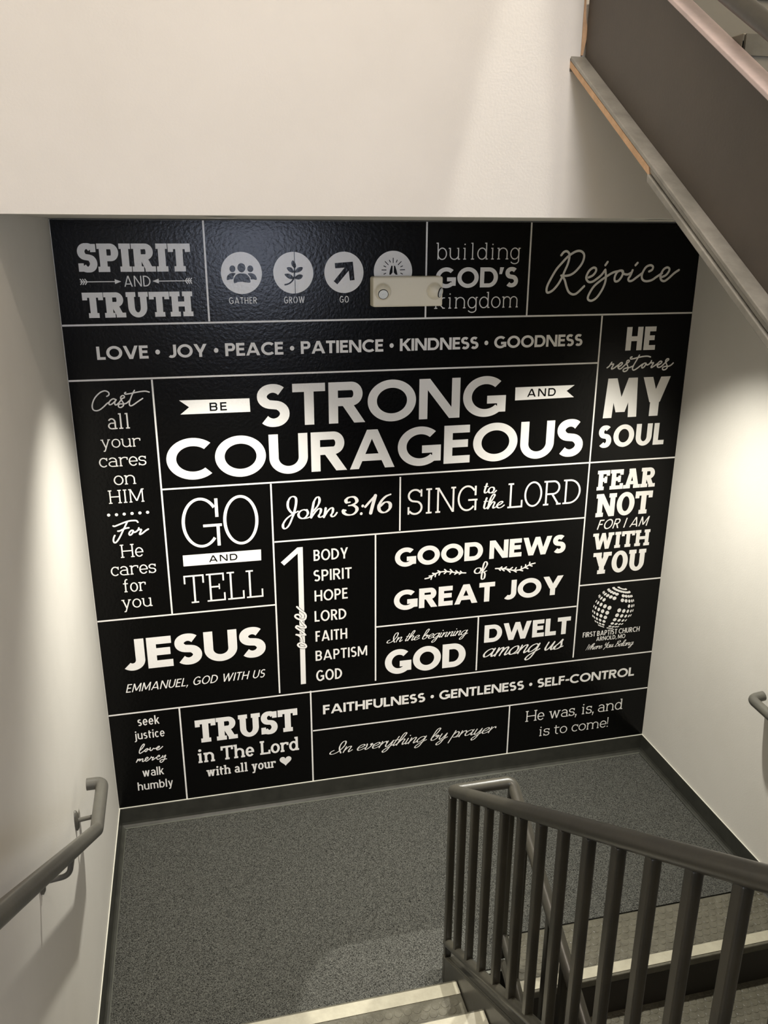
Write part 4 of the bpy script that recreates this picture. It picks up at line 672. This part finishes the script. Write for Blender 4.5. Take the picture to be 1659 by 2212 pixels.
inbar = {('BE','medK'), ('AND','medK')}
for s, st, mode, x0, x1, zb, h in TEXTS:
    set_text(s, st, mode, x0, x1, zb, h, 'black' if (s, st) in inbar else 'white')
RW = 0.0072
for kind, a, b, c in RULES:
    mb = MB()
    if kind == 'h':
        if a < .02: a = .003
        if b > 2.7: b = W-.003
        q = (a, b, c-RW/2, c+RW/2)
    else:
        top = max(a, b)
        if top > 2.7: top = SOFF-.001
        bot = min(a, b)
        if bot < .2: bot = .105
        q = (c-RW/2, c+RW/2, bot, top)
    if kind == 'h': mb.poly([(q[0],Y2,q[2]),(q[1],Y2,q[2]),(q[1],Y2,q[3]),(q[0],Y2,q[3])])
    else: mb.poly([(q[0],Y2-.0001,q[2]),(q[1],Y2-.0001,q[2]),(q[1],Y2-.0001,q[3]),(q[0],Y2-.0001,q[3])])
    mpart('rule_line', mb, 'white')
for kind, word, wm, thin, S in TRACES:
    if word == 'one':
        F = F2()
        for q in S: F.stroke(q, wm*1.42, 1)
        mpart('lettering_outline', F.mesh(Y3), 'black')
    F = F2()
    for q in S: F.stroke(q, wm, thin)
    if word == 'one': mpart('lettering', F.mesh(Y3-.0005), 'white', 'white script lettering reading one, turned upward')
    elif kind == 'laurel_branch': mpart('laurel_branch', F.mesh(Y2), 'white')
    else: mpart('lettering', F.mesh(Y2), 'white', 'white script lettering reading %s' % word)
def flat(name, polys, y, m, label=None): return mpart(name, union(polys, y), m, label)
for nm, _, q in POLYS: flat('numeral_one' if nm == 'numeral' else nm, [q], Y2, 'white')
for i, (x, z, r) in enumerate(CIRC):
    F = F2(); F.disc(x, z, r, n=64)
    mpart('icon_disc', F.mesh(Y2), 'white', ['round icon of three people', 'round icon of a leafy sprig', 'round icon of a diagonal arrow', 'round icon of praying hands, half hidden'][i])
F = F2()
for x, z, r in DOTS: F.disc(x, z, r, n=16)
mpart('dot_row', F.mesh(Y2), 'white')
def icon(name, F): mpart(name, F.mesh(Y3), 'black')
for x, z, r in ICONS['gather_heads']:
    F = F2(); F.disc(x, z, r, r*1.12, n=32); icon('person_head', F)
def sm(q): return catmull(list(q)+[q[0]], 5)[:-1]
for q in ICONS['gather_bodies']:
    F = F2(); F.add(sm(q)); icon('person_shoulders', F)
for q in ICONS['leaves']:
    F = F2(); F.add(sm(q)); icon('leaf_shape', F)
F = F2(); F.stroke(ICONS['twig'][0], .006); icon('twig_shape', F)
F = F2(); F.add(ICONS['arrow'][0]); icon('arrow_shape', F)
F = F2()
for q in ICONS['rays']: F.stroke(q, .0032, caps=False)
icon('ray_marks', F)
F = F2()
for q in ICONS['hands']: F.add(q)
icon('hands_shape', F)
for q in ARROWS:
    (ax, az), (bx, bz) = q; d = 1 if bx > ax else -1; z = (az+bz)/2
    F = F2(); F.rect(min(ax,bx), z-.0017, max(ax,bx), z+.0017)
    F.add([(bx+d*.006, z), (bx-d*.018, z+.009), (bx-d*.018, z-.009)])
    for i in range(3):
        x = ax+d*i*.0085
        for sgn in (1, -1): F.stroke([(x, z+sgn*.011), (x+d*.0085, z)], .0038, caps=False, spl=False)
    mpart('arrow_ornament', F.mesh(Y2), 'white')
hx0, hx1, hzt, hzb = HEART; cx = (hx0+hx1)/2; hw = (hx1-hx0)/2; hh = hzt-hzb
F = F2(); pts = []
for i in range(40):
    a = 2*math.pi*i/40; x = math.sin(a)**3; y = (13*math.cos(a)-5*math.cos(2*a)-2*math.cos(3*a)-math.cos(4*a))/16
    pts.append((cx+x*hw, hzb+(y+1.06)/1.8*hh))
ctr = (cx, hzb+.55*hh)
for i in range(40): F.add([ctr, pts[i], pts[(i+1)%40]])
mpart('heart_shape', F.mesh(Y2), 'white')
# dotted globe emblem with a cross left open
F = F2(); gx, gz, gr = GLOBE; tilt = math.radians(20)
grh = gr*1.0
for la in range(-75, 90, 14):
    for lo in range(-90, 91, 15):
        la_, lo_ = math.radians(la), math.radians(lo+4)
        # point on the sphere, tipped toward the viewer
        x = math.cos(la_)*math.sin(lo_); y = math.sin(la_); z = math.cos(la_)*math.cos(lo_)
        b = math.radians(12); y, z = y*math.cos(b)-z*math.sin(b), y*math.sin(b)+z*math.cos(b)
        if z < .12: continue
        # the open cross
        if (lo == 0 and la < 60) or (abs(lo) <= 30 and la == 23): continue
        u = x*math.cos(tilt)+y*math.sin(tilt); v = -x*math.sin(tilt)+y*math.cos(tilt)
        r = gr*.098*(.55+.45*z)
        # foreshortened dot
        ang = math.atan2(v, u); e = max(.35, z); n = 14; P = []
        for i in range(n):
            a = 2*math.pi*i/n; p1 = r*e*math.cos(a); p2 = r*math.sin(a)
            P.append((gx+u*gr+p1*math.cos(ang)-p2*math.sin(ang), gz+v*gr+p1*math.sin(ang)+p2*math.cos(ang)))
        F.add(P)
mpart('globe_emblem', F.mesh(Y2), 'white', 'round emblem of white dots with a cross left open')
# the joint between the vinyl sheets shows as a dark hairline through the lettering
mb = MB(); mb.poly([(SEAM-.0012,Y3-.0006,2.365),(SEAM+.0012,Y3-.0006,2.365),(SEAM+.0012,Y3-.0006,SOFF-.002),(SEAM-.0012,Y3-.0006,SOFF-.002)])
mpart('sheet_seam', mb, 'black')

# ------------------------------------------------------------------ emergency light
el = empty('emergency_light', (1.376, -0.0025, 2.473), 'ivory twin-head emergency light mounted over the top row of the mural', 'emergency light')
mb = MB(); mb.box(-.149, .149, -.065, 0, -.060, .060); mb.build('housing', M['plastic'], el, bevel=.008, seg=3)
def uvs(r, nu=32, nv=16, z0=-1, z1=1):
    mb = MB(); rings = []
    for i in range(nv+1):
        c = z0+(z1-z0)*i/nv; a = math.asin(max(-1, min(1, c))); rr = math.cos(a)*r; b = len(mb.v)
        for k in range(nu): mb.v.append((rr*math.cos(2*math.pi*k/nu), rr*math.sin(2*math.pi*k/nu), math.sin(a)*r))
        rings.append(b)
    for a, b in zip(rings, rings[1:]):
        for k in range(nu): mb.f.append((a+k, a+(k+1)%nu, b+(k+1)%nu, b+k))
    mb.f.append(tuple(rings[-1]+k for k in range(nu)))
    mb.f.append(tuple(reversed([rings[0]+k for k in range(nu)])))
    return mb
for hx, dirv in ((-.108, Vector((-.12, -1, -.36))), (.113, Vector((.80, -.62, -.22)))):
    ring = MB(); ring.tube([(hx, -.0645, .002), (hx, -.0662, .002)], .036, 36); ring.build('socket_ring', M['plastic_in'], el)
    ball = uvs(.033, 36, 20, -1, .80)
    h = ball.build('lamp_head', M['plastic'], el, smooth=True); smooth_by_angle(h)
    h.location = (hx, -.059, .002)
    h.rotation_mode = 'QUATERNION'; h.rotation_quaternion = dirv.normalized().to_track_quat('Z', 'Y')
    lz = .033*.80; lr = .033*math.sqrt(1-.64)
    bz = MB(); bz.tube([(0,0,lz-.001),(0,0,lz+.003)], lr+.0012, 32); bz.build('lens_bezel', M['bezel'], h)
    ln = MB(); nn = 32
    for j, (rr, zz2) in enumerate(((lr-.001, lz+.0034), (lr*.80, lz+.0042), (lr*.52, lz+.0036), (lr*.25, lz+.0050), (lr*.08, lz+.0044))):
        for k in range(nn): ln.v.append((rr*math.cos(2*math.pi*k/nn), rr*math.sin(2*math.pi*k/nn), zz2))
    for j in range(4):
        for k in range(nn): ln.f.append((j*nn+k, j*nn+(k+1)%nn, (j+1)*nn+(k+1)%nn, (j+1)*nn+k))
    ln.f.append(tuple(4*nn+k for k in range(nn))); ln.build('lens', M['chrome'], h)

# ------------------------------------------------------------------ stairs
SL = .637; RUN = .267; RISE = .17
stud_me = MB(); n = 14
for r_, z_ in ((.0150, -.0005), (.0150, .0009), (.0138, .0016)):
    for k in range(n): stud_me.v.append((r_*math.cos(2*math.pi*k/n), r_*math.sin(2*math.pi*k/n), z_))
for j in range(2):
    for k in range(n): stud_me.f.append((j*n+k, j*n+(k+1)%n, (j+1)*n+(k+1)%n, (j+1)*n+k))
stud_me.f.append(tuple(2*n+k for k in range(n)))
_me = bpy.data.meshes.new('stud'); _me.from_pydata(stud_me.v, [], stud_me.f); _me.materials.append(M['rubber'])
def studs(parent, x0, x1, y0, y1, z, budget):   # raised round studs in staggered rows
    row = 0; y = y0; left = []
    while y <= y1:
        x = x0+(.0165 if row % 2 else 0)
        while x <= x1:
            if budget[0] > 0:
                o = bpy.data.objects.new('stud', _me); COL.objects.link(o); o.parent = parent; o.location = (x, y, z); budget[0] -= 1
            else: left.append((x, y, z))
            x += .0335
        y += .0285; row += 1
    if left:
        mb = MB()
        for (x, y, z_) in left:
            b = len(mb.v); mb.v += [(a+x, c+y, d+z_) for a, c, d in stud_me.v]; mb.f += [tuple(b+i for i in f) for f in stud_me.f]
        o = mb.build('stud_field', M['rubber'], parent); o['kind'] = 'stuff'
def tread(parent, x0, x1, ynose, z, depth, toward, budget=None, nose=.05, thick=.012):
    """rubber tread: nosing at ynose, running back 'depth' in direction 'toward' (+1 / -1 along y)"""
    a, b = ynose, ynose+toward*depth
    mb = MB(); mb.box(x0, x1, a, b, z-thick, z); mb.box(x0, x1, a-toward*.006, a+toward*.006, z-.034, z-.0005)
    t = mb.build('tread', M['rubber'], parent, bevel=.004)
    mb = MB(); mb.box(x0+.002, x1-.002, a+toward*.004, a+toward*(nose+.004), z-.0005, z+.0022); mb.build('nosing_strip', M['strip'], t)
    if budget is not None:
        ya, yb = sorted((a+toward*(nose+.024), b-toward*.018))
        studs(t, x0+.02, x1-.018, ya, yb, z, budget)
    return t
# left flight, climbing toward the photographer
fl = empty('stair_flight', (0, 0, 0), 'flight climbing from the landing, pale nosings and studded treads at the bottom edge', 'stairs')
bud = [290]
for k in range(1, 9):
    yn = -1.335-RUN*(k-1); z = RISE*k
    if k < 8: tread(fl, .004, 1.247, yn, z, RUN+.031, -1, bud if k <= 1 else None)
    else: tread(fl, .004, 1.247, yn, z, .25, -1)
    mb = MB(); mb.box(.004, 1.247, yn-.03, yn-.024, z-RISE+(.001 if k > 1 else -.002), z-.013); mb.build('riser', M['riser'], fl)
l1 = lambda y: .125+(-1.19-y)*SL
mb = MB(); mb.slope(1.249, 1.256, -3.46, -1.19, l1, -.33, 0); mb.slope(1.256, 1.297, -3.46, -1.19, l1, -.010, 0); mb.slope(1.256, 1.297, -3.46, -1.19, l1, -.33, -.32)
mb.build('stringer', M['guard'], fl, bevel=.0015)
mb = MB(); mb.box(1.249, 1.297, -1.189, -1.165, .0015, .118); mb.build('end_plate', M['guard'], fl, bevel=.002)
# right flight, going down from the landing toward the photographer
fr = empty('stair_flight', (0, 0, 0), 'flight going down on the right, studded treads seen through the guard railing', 'stairs')
bud = [290]
tread(fr, 1.525, W-.004, -1.300, .001, .265, 1, bud, nose=.045)
for k in range(1, 8):
    yn = -1.300-RUN*k; z = -RISE*k
    tread(fr, 1.525, W-.004, yn, z, RUN+.031, 1, bud if k <= 1 else None)
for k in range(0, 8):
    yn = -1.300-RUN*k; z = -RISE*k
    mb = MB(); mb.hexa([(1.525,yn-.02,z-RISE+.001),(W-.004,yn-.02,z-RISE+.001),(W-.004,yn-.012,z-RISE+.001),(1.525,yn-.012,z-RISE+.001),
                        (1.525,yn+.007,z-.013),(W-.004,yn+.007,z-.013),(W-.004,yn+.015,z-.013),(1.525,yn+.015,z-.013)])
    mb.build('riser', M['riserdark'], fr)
l2 = lambda y: .06+(y+1.19)*SL
mb = MB(); mb.slope(1.512, 1.520, -3.2, -1.19, l2, -.33, 0); mb.slope(1.470, 1.512, -3.2, -1.19, l2, -.010, 0); mb.slope(1.470, 1.512, -3.2, -1.19, l2, -.33, -.32)
mb.build('stringer', M['guard'], fr, bevel=.0015)
# upper flight, climbing away from the photographer to the upper landing
fu = empty('stair_flight', (0, 0, 0), 'upper flight with a dark steel stringer across the top right', 'stairs')
lb = lambda y: 3.158+(y-YBEIGE)*SL     # underside of the stringer
YU0 = -3.75
mb = MB(); mb.slope(1.600, 1.608, YU0, -1.102, lb, 0, .356); mb.build('stringer', M['stringer'], fu)
mb = MB(); mb.slope(1.556, 1.600, YU0, -1.102, lb, 0, .012); mb.build('lower_flange', M['flange'], fu, bevel=.002)
mb = MB(); mb.slope(1.556, 1.608, YU0, -1.115, lb, .345, .357); mb.build('upper_flange', M['flange_lit_top'], fu, bevel=.002)
mb = MB(); mb.slope(1.556, 1.572, -1.575, -1.101, lb, -.018, -.001); mb.build('board_edge', M['gypsum'], fu)['label'] = 'tan raw wallboard edge under the stringer'
mb = MB(); mb.slope(1.560, 1.572, YU0, -1.575, lb, -.013, -.001); mb.slope(1.554, 1.572, YU0, -1.575, lb, -.034, -.016); mb.build('soffit_angle', M['flange'], fu, bevel=.002)
mb = MB(); mb.slope(1.573, W-.002, YU0, -1.102, lb, -.017, -.002); mb.build('soffit_board', M['paint'], fu)
for k in range(0, 9):
    yn = -1.80+.267*3-.267*k; z = 3.09+.17*3-.17*k
    if z > 3.45 or yn > -1.14: continue
    tread(fu, 1.612, W-.004, yn, z, RUN+.031 if yn < -1.45 else abs(yn)-1.12, 1)
    mb = MB(); mb.box(1.609, W-.004, yn-.004, yn+.034, z-RISE+.001, z-.013); mb.build('riser', M['riser'], fu)
    mb = MB(); mb.box(1.6085, 1.6118, yn-.004, min(yn+RUN-.006, -1.12), z-.10, z-.001); mb.build('tread_bracket', M['riser'], fu)
    mb = MB(); mb.box(1.612, W-.004, yn-.010, yn-.0065, z-.040, z-.001); mb.build('nosing_lip', M['rubber'], fu)
lp = lambda y: 3.152+(y+1.80)*.6
mb = MB(); mb.tube([(1.578, -3.7, lp(-3.7)), (1.578, -1.14, lp(-1.14))], .0195, 24)
smooth_by_angle(mb.build('bottom_pipe', M['guard'], fu))

# ------------------------------------------------------------------ guard railing round the open well
gr = empty('guard_railing', (1.265, -1.17, 0.12), 'dark steel guard railing with square balusters turning round the stair well', 'railing')
XA, XB, YC, ZC = 1.265, 1.487, -1.17, .855
ra = lambda y: ZC-.008+(YC-y)*SL
rb = lambda y: ZC-.012+(y-YC)*.615
path = rounded([(XA, -3.40, ra(-3.40)), (XA, YC, ZC), (XB, YC, ZC), (XB, -3.0, rb(-3.0))], .026, 6)
mb = MB(); mb.tube(path, .0212, 28); o = rel(mb, gr).build('top_rail', M['guard'], gr); smooth_by_angle(o)
for (x, f, ye) in ((XA, lambda y: ra(y)-.675, -3.40), (XB, lambda y: rb(y)-.675, -3.0)):
    mb = MB(); mb.tube([(x, YC+.004, f(YC)), (x, ye, f(ye))], .0165, 20); o = rel(mb, gr).build('bottom_rail', M['guard'], gr); smooth_by_angle(o)
ys = [-1.172, -1.280]+[-1.398-.1193*i for i in range(16)]
for y in ys:
    mb = MB(); h = .0125
    z0 = ra(y)-.675 if y != ys[0] else .118
    mb.box(XA-h, XA+h, y-h, y+h, z0-.0, ra(y)-.012)
    rel(mb, gr).build('baluster' if y != ys[0] else 'post', M['guard'], gr, bevel=.0035, seg=2)
ysb = [-1.172]+[-1.30-.1193*i for i in range(13)]
for y in ysb:
    mb = MB(); h = .0125
    mb.box(XB-h, XB+h, y-h, y+h, (rb(y)-.675) if y != ysb[0] else .055, rb(y)-.012)
    rel(mb, gr).build('baluster' if y != ysb[0] else 'post', M['guard'], gr, bevel=.0035, seg=2)

# ------------------------------------------------------------------ wall handrails
def bracket(parent, x, y, z, wx, rail_z, s):
    """wall bracket: oval plate on the wall at wx and an arm curving up under the rail; s = +1 wall on the left, -1 wall on the right"""
    mb = MB(); n = 24
    for d, k in ((0.0005, 1.0), (.006, 1.0), (.011, .72)):
        for i in range(n):
            a = 2*math.pi*i/n; mb.v.append((wx+s*d, y+.017*k*math.cos(a), z-.02+.038*k*math.sin(a)))
    for j in range(2):
        for i in range(n): mb.f.append((j*n+i, j*n+(i+1)%n, (j+1)*n+(i+1)%n, (j+1)*n+i))
    mb.f.append(tuple(2*n+i for i in range(n)))
    pl = rel(mb, parent).build('wall_plate', M['rail'], parent, smooth=True)
    mb = MB(); pts = rounded([(wx+s*.008, y, z-.02), (x-s*.012, y, z-.012), (x, y, rail_z-.018)], .03, 8)
    mb.tube(pts, .0075, 14); smooth_by_angle(rel(mb, parent).build('bracket_arm', M['rail'], parent))
hl = empty('handrail', (0.085, -1.0, 0.9), 'grey round steel handrail on the left wall with a returned end', 'handrail')
hx = .085; HL = lambda y: .925+(-1.19-y)*.640
path = rounded([(.034, -.955, .932), (hx, -.955, .932), (hx, -1.185, .922), (hx, -3.3, HL(-3.3))], .030, 7)
mb = MB(); mb.tube(path, .0205, 26); smooth_by_angle(rel(mb, hl).build('rail_pipe', M['rail'], hl))
bracket(hl, hx, -1.05, .885, 0, .925, 1)
bracket(hl, hx, -1.60, HL(-1.60)-.060, 0, HL(-1.60), 1)
bracket(hl, hx, -2.60, HL(-2.60)-.060, 0, HL(-2.60), 1)
hr = empty('handrail', (2.665, -1.0, 0.85), 'grey round steel handrail on the right wall', 'handrail')
hx = W-.088; HR = lambda y: .845+(y+1.22)*.637
path = rounded([(W-.03, -.885, .868), (hx, -.885, .862), (hx, -1.22, .845), (hx, -3.3, HR(-3.3))], .030, 7)
mb = MB(); mb.tube(path, .0205, 26); smooth_by_angle(rel(mb, hr).build('rail_pipe', M['rail'], hr))
bracket(hr, hx, -1.06, .80, W, .85, -1)
bracket(hr, hx, -1.9, HR(-1.9)-.055, W, HR(-1.9), -1)
